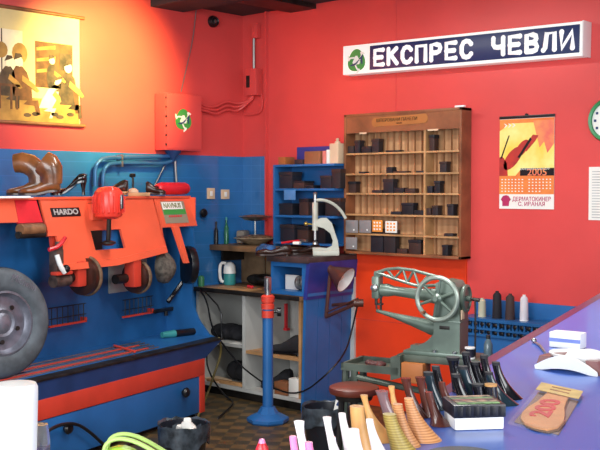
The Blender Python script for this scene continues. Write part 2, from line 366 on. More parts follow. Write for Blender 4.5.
build(sheet(L(), [[(-1.95,1.43), (-1.375,1.43), (-1.385,1.305), (-1.95,1.31)]]), 'side_fascia', ORNG, mach)
build(sheet(L(), [[(-1.37,1.43), (-1.21,1.43), (-1.20,1.30), (-1.385,1.30)]]), 'red_cover', RPLAS, mach)
rl = ml(31,228,.25); build(L().cyl((rl.x-.085,.25,1.265), (rl.x+.085,.25,1.265), .032), 'roller', mat('tan_roller', (150,104,70), .5, var=.3, scale=20), mach)
build(L().cyl((rl.x-.10,.25,1.235), (rl.x+.10,.25,1.235), .02), 'roller_shaft', DKMET, mach)
# control box
cp = sheet(L(), [[(-.128,1.438), (.255,1.438), (.255,1.236), (-.138,1.236)]], .012)
cp.box(-.128, .255, .24, .46, 1.236, 1.246).box(.245, .255, .25, .46, 1.24, 1.43)
ctl = build(cp, 'control_box', ORNG, mach)
def onpanel(s0, s1, z0, z1, k): return L().prism([(s0,hd(z0)-k,z0), (s1,hd(z0)-k,z0), (s1,hd(z1)-k,z1), (s0,hd(z1)-k,z1)], (0,.002,0))
pl0, pl1 = -.09, .165
GREYP = mat('grey_plate', (150,140,120), .5, var=.05)
lb = onpanel(pl0,pl1,1.26,1.405,.003); lw = onpanel(pl0+.006,pl1-.03,1.352,1.40,.005); lg = onpanel(pl0+.006,pl1-.006,1.318,1.352,.005)
lm = onpanel(pl0+.01,pl1-.03,1.296,1.314,.0045)
label = build([(lb, GREYP), (lw, PAPER), (lg, GREEN)], 'maker_plate', None, ctl)
tilt = math.atan(.325)
RM = Matrix.Rotation(MA, 3, 'Z') @ Matrix.Rotation(PI/2-tilt, 3, 'X')
def ptext(b, size, s, z, k, mt, sx=1., bold=0): return text(b, size, mw(s, hd(z)-k, z), RM, mt, mach, .001, sx, 'plate_lettering', bold)
ptext('NAVNUS', .046, .022, 1.376, .006, mat('khaki_print', (150,150,110), .6), 1.05, .001)
ptext('■ ■ ■ ■ ■ ■', .016, .03, 1.305, .0045, RPLAS, 1.3)
nm0, nm1 = ml(49,210,.29).x, ml(79,216.5,.28).x
build(onpanel(nm0, nm1, 1.327, 1.378, .003), 'name_plate', BLACK, mach)
ptext('HARDO', .046, (nm0+nm1)/2, 1.353, .004, mat('plate_grey',(186,182,180),.5), 1.25, .0012)
# motor above the window
mc = ml(108.5,202,.17); ms_, mz = mc.x, mc.z
mo = L().lathe([(.05,-.10), (.078,-.085), (.088,-.05), (.09,.02), (.082,.06), (.055,.085), (.02,.092)], (ms_,.17,mz))
for i in range(18):
    a = 2*PI*i/18; c, s_ = math.cos(a), math.sin(a)
    mo.prism([(ms_+.078*c,.17+.078*s_,mz-.07), (ms_+.097*c,.17+.097*s_,mz-.06), (ms_+.097*c,.17+.097*s_,mz+.03), (ms_+.06*c,.17+.06*s_,mz+.085)], (-.006*s_,.006*c,0))
mot = build(mo, 'motor', mat('red_orange_plastic',(236,66,52),.3,var=.06), mach)
build(L().box(ms_-.012, ms_+.022, .068, .074, mz-.04, mz+.045, .003, R=RZ(.3)), 'rating_plate', STEEL, mot)
build(L().cyl((ms_-.02,.15,mz-.10), (ms_-.005,.17,1.17), .014).lathe([(.02,0), (.045,.012), (.045,.022), (.02,.03)], (ms_-.005,.17,1.15)), 'spindle', DKMET, mot)
build(L().box(W0+.005, W0+.11, .245, .27, Wb, Wa), 'window_bracket', BLACK, mach); build(L().box(W0-.06, W1+.12, .275, .285, Wb-.04, Wa+.06), 'added_back_plate', BLUE2, mach)  # blue plate added close behind the window so the shaded back looks lit
build(L().box(ms_-.06, ms_+.06, .24, .30, 1.30, 1.40, .01), 'motor_mount', ORNG, mach)
# grinding wheels
def wheel(px, py, d, r, th, name='grinding_wheel', mt=None):
    p = ml(px, py, d); s, z = p.x, p.z
    w = build(L().lathe([(.02,-th/2), (r*.7,-th/2), (r,-th/2+.006), (r,th/2-.006), (r*.72,th/2), (r*.68,th/2-.012), (.02,th/2-.012)], (s,d,z), (1,0,0), 36), name, mt or DARKB, mach)
    build(L().torus((s+th/2-.006,d,z), (1,0,0), r*.93, .016), 'abrasive_band', mat('abrasive_tan',(120,92,68),.7,var=.3,scale=30), w)
    build(L().lathe([(.028,0), (.024,.02), (.01,.028)], (s+th/2-.014,d,z), (1,0,0)), 'hub', DKMET, w)
    return p
p1 = wheel(84,276,.22,.112,.055); p2 = wheel(136,277,.24,.10,.05)
for p, px in ((p1,84), (p2,136)):
    build(L().box(p.x-.105, p.x-.03, .17, .25, p.z-.055, 1.07, .012), 'wheel_guard', ORNG2, mach)
    build(L().cyl((p.x-.2,p.y,p.z), (p.x-.03,p.y,p.z), .03), 'wheel_shaft', DKMET, mach)
q = ml(50,272,.24)
GUN = mat('worn_gunmetal',(104,84,76),.45,.3,var=.3,scale=25)
build(L().cyl((q.x-.02,.2,q.z-.05), (q.x+.10,.2,q.z-.05), .036).box(q.x-.01, q.x+.05, .18, .24, q.z-.02, q.z+.13, .01).cyl((q.x+.03,.2,q.z+.12), (q.x+.03,.2,q.z+.17), .022), 'wheel_carriage', GUN, mach)
build(L().prism([(q.x+.03,.26,q.z+.22), (q.x+.10,.26,q.z+.22), (q.x+.13,.24,q.z-.04), (q.x+.05,.24,q.z-.04)], (0,.02,0)), 'carriage_arm', ORNG2, mach)
build(L().tube([(q.x-.07,.18,q.z+.13), (q.x,.17,q.z+.145), (q.x+.08,.2,q.z+.19)], .012, smooth=1), 'lever', RPLAS, mach)
build(L().box(q.x-.04, q.x+.09, .15, .2, q.z-.015, q.z+.005, .006), 'lever_rest', ORNG2, mach)
build(L().ell((q.x+.02,.14,q.z+.02), (.024,.024,.024)), 'lever_knob', BLACK, mach)
build(L().tube([(q.x-.03,.16,q.z+.10), (q.x-.025,.14,q.z+.04), (q.x+.01,.14,q.z+.0)], .014, smooth=1), 'dust_spout', WHITE, mach)
build(L().box(ml(110,256,.43).x, ml(148,292,.43).x, .436, .45, .82, 1.02, .006), 'backing_plate', mat('grey_plate_white', (176,176,170), .5, var=.1), mach)
for a, b in (((48,328), (85,302)), ((122,318), (152,289))):
    a = ml(*a, .42); b = ml(*b, .42); s0, s1, z0, z1 = a.x, b.x, a.z-.0, b.z+.0
    z1 = z0+.115
    rk = build(L().box(s0, s1, .405, .42, z0, z0+.012).box(s1-.012, s1, .405, .45, z0, z0+.03), 'tool_rack', ORNG2, mach)
    wr = L()
    for i in range(7): x = s0+(s1-s0)*(i+.5)/7; wr.tube([(x,.412,z0), (x,.412,z1)], .003, 6)
    for z in (z0+.05, z1): wr.tube([(s0,.412,z), (s1,.412,z)], .003, 6)
    build(wr, 'rack_wires', DKMET, rk)
cz = ml(163,268,.24)
br = build(L().lathe([(.02,-.02), (.095,0), (.105,.03), (.10,.055), (.055,.095), (.02,.11), (.004,.112)], (cz.x,.27,cz.z), (.35,-1,.05), 32), 'conical_brush', mat('grey_bristle', (104,96,88), .8, var=.35, scale=40, bump=.3), mach)
pz = ml(192,265,.22)
build(L().lathe([(.03,-.03), (.125,-.025), (.13,0), (.125,.025), (.05,.03)], (pz.x,.25,pz.z), (.85,-.5,0), 36), 'polishing_pad', BLACK, mach)
a = ml(175,231,.21); b = ml(186,263,.14)
build(L().prism([(a.x-.02,.21,a.z+.03), (a.x+.045,.21,a.z+.03), (b.x+.025,.13,b.z), (b.x-.02,.13,b.z)], (0,.02,0)), 'support_arm', ORNG, mach)
build(L().tube([ml(168,302,.35), ml(193,268,.3)], .016, 8).tube([ml(180,288,.35), ml(188,300,.3)], .014), 'belt_arm', BLACK, mach)
a = ml(154,313,.4); b = ml(180,306,.4)
build(L().box(a.x, b.x, .39, .41, a.z-.004, a.z+.022, .003).cyl((a.x+.12,.39,a.z-.03), (a.x+.12,.39,a.z), .014), 'tool_rail', BLACK, mach)

# things resting on the machine
TY = mw(-1.605,.2,.492)
TYR_M = mat('dusty_tyre_rubber',(92,100,108),.7,var=.22,scale=14,bump=.1)
tyr = thing('car_wheel', 'grey dusty car tyre on an alloy rim leaning on the finishing machine', 'wheel', TY)
ax = V((1,.06,.06)).normalized(); tc = TY + V((0,0,.293))
prof = [(.168,-.075), (.18,-.088), (.20,-.094), (.25,-.09), (.277,-.07), (.288,-.045), (.29,0), (.288,.045), (.277,.07), (.25,.09), (.20,.094), (.18,.088), (.168,.075)]
ty = build(M().lathe(prof, tc, ax, 56, cap=False), 'tyre', TYR_M, tyr)
gv = M()
for k in (-.03, .0, .03): gv.torus(tc + ax*k, ax, .2895, .003, 48, 6)
build(gv, 'tread_groove', RUBB, ty)
rim = build(M().lathe([(.17,-.08), (.17,.078), (.158,.082), (.152,.06), (.14,.045), (.11,.042), (.085,.05), (.07,.058), (.055,.052), (.045,.06), (.03,.066), (.002,.066)], tc, ax, 48), 'rim', ALLOY, tyr)
bl = M()
q = V((0,0,1)).rotation_difference(ax)
for i in range(5):
    a = 2*PI*i/5; c = tc + q @ V((.098*math.cos(a), .098*math.sin(a), .04)); bl.cyl(c, c+ax*.014, .012)
build(bl, 'wheel_bolts', DKMET, rim)
text('Michelin', .05, tc + q @ V((0,0,0)) + V((0,.10,.205)) + ax*.096, Matrix.Rotation(PI/2+.06, 3, 'Z') @ RX(PI/2) @ RZ(-.45), ALLOY, tyr, .001, 1., 'sidewall_marking')

def ringpts(c, hw, zb, zt, n=14, p=2.6):
    out = []
    for i in range(n):
        a = 2*PI*i/n; ca, sa = math.cos(a), math.sin(a)
        out.append((c, hw*math.copysign(abs(ca)**(2/p), ca), (zb+zt)/2+(zt-zb)/2*math.copysign(abs(sa)**(2/p), sa)))
    return out
def shoe(parent, Lg, W, H, hh, upper, sole, mx, low=False, boot=0, lean=0., heel_r=.028):
    ts = (0,.04,.12,.25,.4,.55,.7,.82,.92,.98,1); wf = (.35,.6,.72,.7,.66,.78,.95,1,.8,.5,.15); hf = (.95,1,1,.92,.74,.56,.46,.4,.34,.26,.16)
    zb = lambda t: hh*(1-min(1,max(0,(t-.18)/.5))**1.0)*(1 if t < .7 else 1) if hh else 0
    rings = []
    for t, w, h in zip(ts, wf, hf):
        k = hh*max(0, 1-max(0, t-.2)/.48); k = max(k, .008)
        hgt = H*h*(.62 if low and t < .6 else 1)
        rings.append(ringpts(t*Lg, W/2*w, k, k+max(hgt,.012)))
    o = build(M(True).loft(rings).tf(mx), 'upper', upper, parent)
    sl = M(True)
    sl.loft([[(t*Lg, W/2*w*1.05*s, z) for s, z in ((-1, max(hh*max(0,1-max(0,t-.2)/.48),.008)-.008), (1, max(hh*max(0,1-max(0,t-.2)/.48),.008)-.008), (1, max(hh*max(0,1-max(0,t-.2)/.48),.008)+.004), (-1, max(hh*max(0,1-max(0,t-.2)/.48),.008)+.004))] for t, w in zip(ts, wf)])
    build(sl.tf(mx), 'sole', sole, parent)
    if hh > .012:
        build(M(True).lathe([(heel_r*.55,0), (heel_r*.5,hh*.4), (heel_r,hh*.98)], (Lg*.10,0,0), seg=14).tf(mx), 'heel', sole, parent)
    if boot:
        pts = [V((x*Lg, 0, z)) for x, z, r in boot]; rr = []
        for k, (p, b) in enumerate(zip(pts, boot)):
            d = (pts[min(k+1, len(pts)-1)]-pts[max(k-1, 0)]).normalized(); u = V((d.z, 0, -d.x)); r = b[2]
            rr.append([p + u*r*1.1*math.cos(2*PI*i/18) + V((0,1,0))*r*.82*math.sin(2*PI*i/18) for i in range(18)])
        e = pts[-1]; d = (pts[-1]-pts[-2]).normalized()
        inner = [[e+(p-e)*.9 for p in rr[-1]], [e-d*.045+(p-e)*.8 for p in rr[-1]]]
        build(M(True).loft(rr + [inner[0]], cap=False).tf(mx), 'shaft', upper, parent)
        build(M(True).loft(inner[::-1]).tf(mx), 'lining', LINING, parent)
    else:
        n = 16; k = max(hh,.008); pts = []
        top = lambda t: max(hh*max(0,1-max(0,t-.2)/.48),.008) + H*(.62 if low else 1)*(1-.55*max(0,(t-.12))/.45)
        ring0 = [(Lg*(.26+.2*math.cos(2*PI*i/n)), W*.27*math.sin(2*PI*i/n), top(.26+.2*math.cos(2*PI*i/n))+.003) for i in range(n)]
        ring1 = [(a, b, c-.012) for a, b, c in ring0]
        build(M(True).loft([ring1, ring0]).tf(mx), 'lining', LINING, parent)
def local_mx(parent, loc, rz=0, pre=None):
    return WM[parent.name].inverted() @ Matrix.Translation(V(loc)) @ Matrix.Rotation(rz, 4, 'Z') @ (pre or Matrix())
SH = 1.448
def top(px, d=.38): s = ml(px,194,d).x; return mw(s, d, SH)
RA = YAW                                         # direction pointing right as seen from the shop counter
p = top(60,.33); t = thing('ankle_boot', 'tan brown ankle boot, front one of the pair on the machine', 'boot', p)
shoe(t, .24, .105, .095, .028, TAN, DARKB, local_mx(t, p, RA+PI), boot=[(.2,.07,.055), (.2,.11,.058), (.22,.145,.066), (.30,.175,.07), (.42,.195,.064)])
p = top(47,.50); t = thing('ankle_boot', 'tan brown ankle boot with its shaft flopped over, behind the other boot', 'boot', p)
shoe(t, .24, .105, .095, .028, TAN, DARKB, local_mx(t, p, RA+PI), boot=[(.2,.07,.055), (.2,.11,.056), (.26,.15,.058), (.42,.182,.058), (.62,.195,.056), (.80,.19,.05)])
p = top(87,.34); t = thing('court_shoe', 'black shiny high heeled court shoe beside the tan boots', 'shoe', p)
shoe(t, .22, .08, .07, .085, BLKL, BLKL, local_mx(t, p, RA+PI), low=True, heel_r=.02)
p = top(128,.40); t = thing('loafer_shoe', 'dark brown low shoe behind the red motor', 'shoe', p)
shoe(t, .20, .085, .075, .02, DARKB, WOODL, local_mx(t, p, RA+PI))
p = top(146,.38); t = thing('leather_shoe', 'dark brown small shoe next to the red bottle on machine', 'shoe', p)
shoe(t, .13, .06, .07, .015, DARKB, DARKB, local_mx(t, p, RA))
p = top(157,.36); p2_ = top(186,.36)
t = thing('red_bottle', 'red plastic bottle lying on top of the finishing machine', 'bottle', p)
a = p + V((0,0,.042)); d = (p2_-p); ln = d.length; d.normalize()
build(M().lathe([(.02,0), (.034,.012), (.042,.05), (.042,ln-.02), (.036,ln), (.02,ln+.003)], a, d), 'body', RPLAS, t)
build(M().cyl(a-d*.03, a, .016), 'cap', BLACK, t)
p = top(133,.42); t = thing('glue_dispenser', 'small glue pot with a thin upright nozzle on the machine top', 'dispenser', p)
build(M().lathe([(.035,0), (.035,.03), (.02,.04), (.008,.045)], p), 'pot', CREAM, t)
build(M().tube([p+V((0,0,.04)), p+V((0,0,.11)), p-RT*.02+V((0,0,.13))], .007).box(p.x-.02, p.x+.015, p.y-.015, p.y+.012, p.z+.115, p.z+.14, .006), 'nozzle', DKMET, t)
p = top(139,.33)
single(M().box(p.x-.07, p.x+.07, p.y-.02, p.y+.02, p.z-.008, p.z+.016, .004, R=RZ(RA+.2)), 'wooden_brush', WOODL, 'light wooden brush lying left of the red bottle', 'brush', p)
p = mw(-.02,.1,.492); q1 = onz(162,339,.492); q2 = onz(203,334,.492)
t = thing('hand_tool', 'dark screwdriver-like tool with teal ends lying on the machine bench', 'tool', q1)
h = V((0,0,.026)); dd = (q2-q1); 
build(M().cyl(q1+h, q1+dd*.3+h, .02, .026), 'tip_sleeve', TEAL, t, 'teal end sleeve'); build(M().cyl(q1+dd*.3+h, q1+dd*.82+h, .024), 'body', BLACK, t); build(M().lathe([(.022,0), (.027,.01), (.027,dd.length*.16), (.018,dd.length*.2)], q1+dd*.82+h, dd), 'end_cap', TEAL, t, 'teal end cap')
# cables at the machine
cpt = [ml(*q, -.05) for q in ((36,446), (42,436), (52,428), (65,423.5), (78,424), (90,432), (103,444), (112,452))]
single(M().tube([mw(cpt[0].x-.05,-.05,.012)]+[mw(*q) for q in cpt]+[mw(cpt[-1].x+.2,-.06,.012)], .0095, 8, 2), 'power_cable', BLACK, 'thick dark cable arching in front of the machine door', 'cable', mw(-1.45,-.05,0))
single(M().tube([onz(219,338,.49), ony(222,352,-.75), ony(213,378,-.80), ony(206,398,-.82), onz(196,421,.012)], .008, 8, 2), 'yellow_cable', mat('olive_cable', (120,106,60), .5, var=.2), 'olive cable hanging off the right end of machine bench', 'cable', onz(214,412,.01))
single(M().tube([ony(214,343,-.72), ony(206,352,-.72), ony(208,372,-.72), onz(225,397,.012), onz(236,402,.012), onz(218,418,.012)], .006, 8, 2), 'black_cable', BLACK, 'thin black cable curling on floor at machine bench end', 'cable', onz(225,397,.01))

# ------------------------------------------------------------------ workbench along the back wall
BF = -.5
wb = thing('workbench_cabinet', 'white open fronted base cabinet with shelves under the worktop', 'cabinet', (.53,-.25,0))
build(M().box(.02, 1.055, -.47, -.02, 0, .06), 'plinth', DKMET, wb)
build(M().box(.02, 1.055, BF, -.012, .06, .085), 'bottom_board', WPAINT, wb)
build(M().box(.02, 1.055, -.03, -.012, .085, .74), 'back_board', WPAINT, wb)
for x0, x1, mt_ in ((.02,.04,WPAINT), (.50,.53,WPAINT), (1.035,1.055,WOODL)): build(M().box(x0, x1, BF, -.03, .085, .74), 'upright', mt_, wb)
build(M().box(.04, .50, BF+.03, -.03, .36, .38), 'shelf', WPAINT, wb)
build(M().box(.53, 1.035, BF+.005, -.03, .335, .355), 'shelf', WOODL, wb, 'light wooden shelf')
build(M().box(.55, .72, -.06, -.032, .10, .72), 'inner_panel', WPAINT, wb)
hx = ony(251.5,330,BF+.0)
build(M().box(.574, .59, BF+.35, BF+.375, .48, .66, .004).box(.574, .61, BF+.34, BF+.375, .465, .485, .004), 'door_pull', RPLAS, wb, 'red strip handle')
wt = thing('worktop', 'worn brown wooden worktop along the wall beside the kettle', 'worktop', (.5,-.3,.742))
build(M().box(.02, 1.07, -.53, -.012, .742, .772, .003), 'board', TOPW, wt); build(M().box(.02, 1.07, -.538, -.53, .745, .775, .002), 'edge_strip', DKMET, wt)
us = thing('bench_shelf', 'thick brown shelf above the worktop holding bottles and trays', 'shelf', (.3,-.15,1.03))
build(M().box(.01, .75, -.36, -.012, 1.035, 1.075, .003), 'board', TOPW, us); build(M().box(.01, .74, -.03, -.012, .775, 1.035), 'back_board', mat('niche_board',(140,112,84),.6,var=.25,scale=8), us)
for x in (.03, .70): build(M().box(x, x+.02, -.26, -.04, .95, 1.035), 'bracket', DKMET, us)
hb = thing('bench_block', 'blue raised bench block with an open cubby and dark top', 'bench', (.95,-.25,.0))
build(M().box(.76, 1.14, -.52, -.012, .995, 1.035, .004), 'top_board', mat('dark_bench_top', (78,62,62), .45, var=.3, scale=8), hb)
cf = M().box(.78, .80, BF, -.02, .775, .995).box(1.065, 1.12, BF, -.02, .775, .995).box(.80, 1.065, BF, -.02, .775, .80).box(.80, 1.065, BF, -.02, .965, .995)
build(cf, 'cubby_frame', BLUE2, hb); build(M().box(.80, 1.065, -.2, -.18, .80, .965), 'cubby_back', WOOD, hb)
def quadpanel(z0, z1, x0a, x0b, y0=-.505, y1=-.005):      # side panel leaning out towards the top
    return M().prism([(x0a,y0,z0), (x0a+.05,y1,z0), (x0b+.04,y1,z1), (x0b,y0,z1)], (.025,0,0))
sp = M()
for i in range(4):
    y0, y1 = -.505+i*.125, -.505+(i+1)*.125-.004
    sp.prism([(1.06,y0,0), (1.06,y1,0), (1.085,y1,.76), (1.085,y0,.76)], (.022,0,0))
build(sp, 'side_planks', BLUE2, hb)
build(M().prism([(1.085,-.51,.755), (1.085,-.008,.755), (1.115,-.008,1.0), (1.115,-.51,1.0)], (.03,0,0)), 'upper_side_panel', ROYAL, hb)

# objects in and on the bench
def rag(name, label, cat, c, r, mt, n=7, group=None):
    m = M(); rnd = random.Random(sum(map(ord, label)))
    for i in range(n):
        f = i/(n-1)-.5
        m.ell((c[0]+f*r[0]*1.5, c[1]+rnd.uniform(-.2,.2)*r[1], c[2]+r[2]*(.42+rnd.uniform(-.06,.16))), (r[0]*.42, r[1]*rnd.uniform(.5,.8), r[2]*rnd.uniform(.4,.52)), RZ(rnd.uniform(-.6,.6)))
    for v in m.b.verts:
        if v.co.z < c[2]+.001: v.co.z = c[2]+.001
    return single(m, name, mt, label, cat, c, 0, group)
p = ony(231,331,-.3); rag('folded_cloth', 'charcoal cloth heap on the upper left cabinet shelf', 'cloth', (p.x,-.30,.382), (.13,.12,.11), CHAR)
rag('shoe_bag', 'dark cloth bag in the lower left cabinet bay', 'bag', (.36,-.30,.087), (.15,.12,.16), CHAR)
p = ony(280,355,-.32)
for k, (y, dx, lab) in enumerate(((-.42,0,'black pointed shoe at the front of the right cabinet shelf'), (-.29,.06,'black pointed shoe at the back of the right cabinet shelf'))):
    q = V((.99,y,.357)); t = thing('pointed_shoe', lab, 'shoe', q, 0, 'black shoes on the cabinet shelf'); shoe(t, .30, .10, .12+.02*k, .02, CHAR, BLACK, local_mx(t, q, PI), heel_r=.035)
for k, (x, lab) in enumerate(((.73,'dark grey slipper at the left of the cabinet bottom'), (.90,'dark grey slipper behind the brown carton in the cabinet'))):
    q = V((x+.1,-.35+.15*k,.088)); t = thing('slipper', lab, 'shoe', q); shoe(t, .27, .12, .13, .02, CHAR, BLACK, local_mx(t, q, PI), heel_r=.035)
def boxthing(name, label, cat, c, s, mt, rz=0, lid=None, group=None, bev=.003):
    m = M().box(c[0]-s[0]/2, c[0]+s[0]/2, c[1]-s[1]/2, c[1]+s[1]/2, c[2], c[2]+s[2], bev, R=RZ(rz), piv=c)
    if lid:
        t = thing(name, label, cat, c, 0, group); build(m, 'box_body', mt, t)
        build(M().box(c[0]-s[0]/2-.003, c[0]+s[0]/2+.003, c[1]-s[1]/2-.003, c[1]+s[1]/2+.003, c[2]+s[2]*.8, c[2]+s[2]+.003, bev, R=RZ(rz), piv=c), 'lid', lid, t); return t
    return single(m, name, mt, label, cat, c, 0, group)
boxthing('carton', 'small brown carton at the bottom of the right cabinet bay', 'box', (.86,-.44,.087), (.12,.10,.085), CREAM if 0 else BROWNP)
boxthing('carton', 'white carton beside the brown one at the cabinet bottom', 'box', (.985,-.44,.087), (.09,.11,.125), PAPER)
boxthing('paper_stack', 'loose pale papers under the cloth on left cabinet shelf', 'paper', (.40,-.42,.381), (.14,.08,.004), PAPER, .2, bev=.001)
boxthing('paper_stack', 'pale papers and board on the left cabinet bottom', 'paper', (.16,-.42,.087), (.2,.12,.012), CREAM, -.2, bev=.001)
boxthing('board_offcut', 'long brown board offcut sticking out of the left bay', 'board', (.30,-.46,.26-.174), (.36,.05,.02), WOODL, .06)
# on worktop
p = onz(217,277,.772); t = thing('water_kettle', 'white and teal plastic jug with a handle on the worktop', 'kettle', (max(p.x,.10),-.36,.773))
kx = ony(217,270,-.38); K = V((kx.x*0+.10, -.24, .773)); t.location = K; WM[t.name] = Matrix.Translation(K)
build(M().lathe([(.042,0), (.046,.01), (.044,.08), (.038,.135), (.03,.155), (.026,.16)], K), 'body', TEAL, t)
build(M().lathe([(.040,.085), (.048,.085), (.042,.14), (.03,.16), (.012,.17), (.004,.17)], K), 'lid', WHITE, t)
build(M().tube([K-RT*.025+V((0,0,.16)), K-RT*.06+V((0,0,.165)), K-RT*.075+V((0,0,.13)), K-RT*.07+V((0,0,.03)), K-RT*.045+V((0,0,.02))], .012, 10, 2), 'handle', WHITE, t)
p = ony(204,270,-.3); single(M().lathe([(.022,0), (.024,.06), (.018,.075), (.004,.08)], (.04,-.47,.773)), 'green_cap', mat('green_plastic', (60,130,90), .4), 'small green pot on the worktop edge beside the jug', 'pot', (.04,-.47,.773))
boxthing('cutting_board', 'pale paper sheet spread across the worktop', 'paper', (.34,-.40,.7725), (.42,.2,.003), WOODL, .05, bev=.001)
rag('tool_heap', 'heap of dark small tools and scraps at the back of the worktop', 'tools', (.46,-.14,.7735), (.22,.06,.09), DKMET, 9)
for x, lab in ((.40,'red handled awl lying among tools on the worktop'), (.57,'red handled awl lying nearest the blue bench block')):
    t = thing('awl', lab, 'tool', (x,-.34,.774)); build(M().cyl((x,-.34,.786), (x+.06,-.36,.786), .012), 'handle', RPLAS, t); build(M().cyl((x+.06,-.36,.786), (x+.12,-.38,.786), .003), 'spike', STEEL, t)
# upper shelf things
for px, lab, mt_, hgt, r in ((216,'thin dark bottle at the left of the bench shelf','k',.17,.016), (226,'tall green bottle beside the two tier tray','g',.20,.017)):
    q = V((.035,-.315,1.0755)) if px == 216 else V((.035,-.21,1.0755)); t = thing('slim_bottle', lab, 'bottle', q)
    build(M().lathe([(r,0), (r,hgt*.6), (r*.4,hgt*.75), (r*.4,hgt*.9)], q), 'body', BLACK if mt_ == 'k' else mat('green_glass', (40,110,80), .15, var=.1), t); build(M().cyl(q+V((0,0,hgt*.9)), q+V((0,0,hgt)), r*.5), 'cap', BLACK if mt_ == 'k' else TEAL, t)
q = V((.30,-.17,1.0755)); t = thing('two_tier_tray', 'two tier tray of nails with a thin stem on the bench shelf', 'tray', q)
nails = mat('mixed_nails', (150,120,90), .5, .3, var=.5, scale=60, bump=.4)
build(M().lathe([(.06,0), (.11,.03), (.16,.05), (.155,.055), (.10,.04), (.01,.035)], q), 'lower_dish', mat('brass_tray', (176,160,134), .3, .3, var=.3, scale=20), t)
build(M().lathe([(.15,.045), (.13,.062), (.05,.075), (.003,.078)], q, cap=False), 'nails', nails, t)
build(M().cyl(q+V((0,0,.03)), q+V((0,0,.20)), .007), 'stem', STEEL, t)
build(M().lathe([(.02,.175), (.08,.185), (.125,.21), (.12,.214), (.07,.196), (.003,.194)], q), 'upper_dish', STEEL, t)
build(M().lathe([(.11,.207), (.08,.218), (.02,.224), (.002,.224)], q, cap=False), 'nails', nails, t)
boxthing('folded_cloth', 'grey folded cloth left of the two tier tray', 'cloth', (.085,-.085,1.0755), (.07,.10,.10), mat('pale_grey_cloth', (150,140,130), .8, var=.2), .3, bev=.02)
# cubby
boxthing('note_pad', 'white note paper standing in the blue cubby', 'paper', (.885,-.40,.801), (.11,.012,.10), PAPER, .1)
rag('plastic_bag', 'crumpled grey bag in the cubby beside the note paper', 'bag', (1.0,-.40,.801), (.06,.05,.11), mat('grey_film', (120,120,120), .3, var=.4, scale=20, bump=.3), 6)
# on block
rag('blue_cloth', 'crumpled blue cloth hanging at the left end of bench block', 'cloth', (.735,-.50,1.037), (.07,.055,.075), mat('blue_cloth', (44,92,150), .8, var=.4, scale=12, bump=.3), 7)
for k, (x, y, lab) in enumerate(((.90,-.43,'dark brown leather shoe in front of the eyelet press'), (.95,-.17,'dark brown leather shoe behind the other beside the press'))):
    q = V((x,y,1.036)); t = thing('brown_shoe', lab, 'shoe', q); shoe(t, .24, .085, .085, .02, DARKB, DARKB, local_mx(t, q, RA+PI+.2*k), low=True)
q = V((.82,-.30,1.04)); t = thing('pliers', 'pliers with red handles lying against the brown shoes', 'pliers', q)
for s in (-1, 1): build(M().tube([q+V((.06,.0,.09)), q+V((-.01,.012*s,.085)), q+V((-.10,.03*s,.07))], .008, 8, 1), 'handle', RPLAS, t)
build(M().box(q.x+.05, q.x+.11, q.y-.012, q.y+.012, q.z+.082, q.z+.10, .004), 'jaw', STEEL, t); build(M().box(q.x-.10,q.x-.06,q.y-.02,q.y+.02,q.z-.003,q.z+.06,.005), 'rest', BLACK, t)
q = ony(297,241,-.36); boxthing('white_scrap', 'bright white paper scrap on the pile of brown shoes', 'paper', (q.x,-.36,1.108), (.05,.05,.02), PAPER, .4, bev=.006)
# eyelet press
q = V((1.065,-.28,1.036)); rz = RA; t = thing('eyelet_press', 'grey cast iron hand eyelet press with curved lever on the bench', 'press', q, rz)
def bl_(x0,x1,y0,y1,z0,z1,bev=.004): return M(True).box(x0,x1,y0,y1,z0,z1,bev)
build(bl_(-.075,.105,-.045,.045,0,.035,.008), 'base', MGREY, t)
fr_ = M(True).prism([(-.075,-.02,.03), (.105,-.02,.03), (.095,-.02,.10), (.055,-.02,.22), (.02,-.02,.255), (-.02,-.02,.255), (-.05,-.02,.24), (-.05,-.02,.20), (.0,-.02,.185), (.045,-.02,.15), (.062,-.02,.10), (.055,-.02,.065), (.02,-.02,.05), (-.03,-.02,.055), (-.075,-.02,.055)], (0,.04,0))
build(fr_, 'frame', MGREY, t); build(M(True).cyl((-.058,0,.17), (-.058,0,.36), .02), 'guide_tube', MGREY, t)
build(M(True).cyl((-.058,0,.105), (-.058,0,.17), .012), 'plunger', STEEL, t)
build(M(True).cyl((-.058,0,.36), (-.058,0,.415), .012).lathe([(.014,0),(.016,.012),(.004,.02)], (-.058,0,.412)), 'plunger_cap', STEEL, t)
build(M(True).lathe([(.02,.075), (.018,.09), (.008,.10)], (-.058,0,0)), 'anvil', STEEL, t)
build(M(True).tube([(-.058,0,.375), (0,0,.378), (.06,0,.355), (.115,0,.31), (.15,0,.25)], .011, 10, 2), 'lever', MGREY, t)
build(M(True).tube([(-.058,0,.21), (-.12,0,.215)], .006).ell((-.12,0,.215), (.014,.014,.014)), 'side_screw', mat('brass', (190,160,80), .3, .7), t)

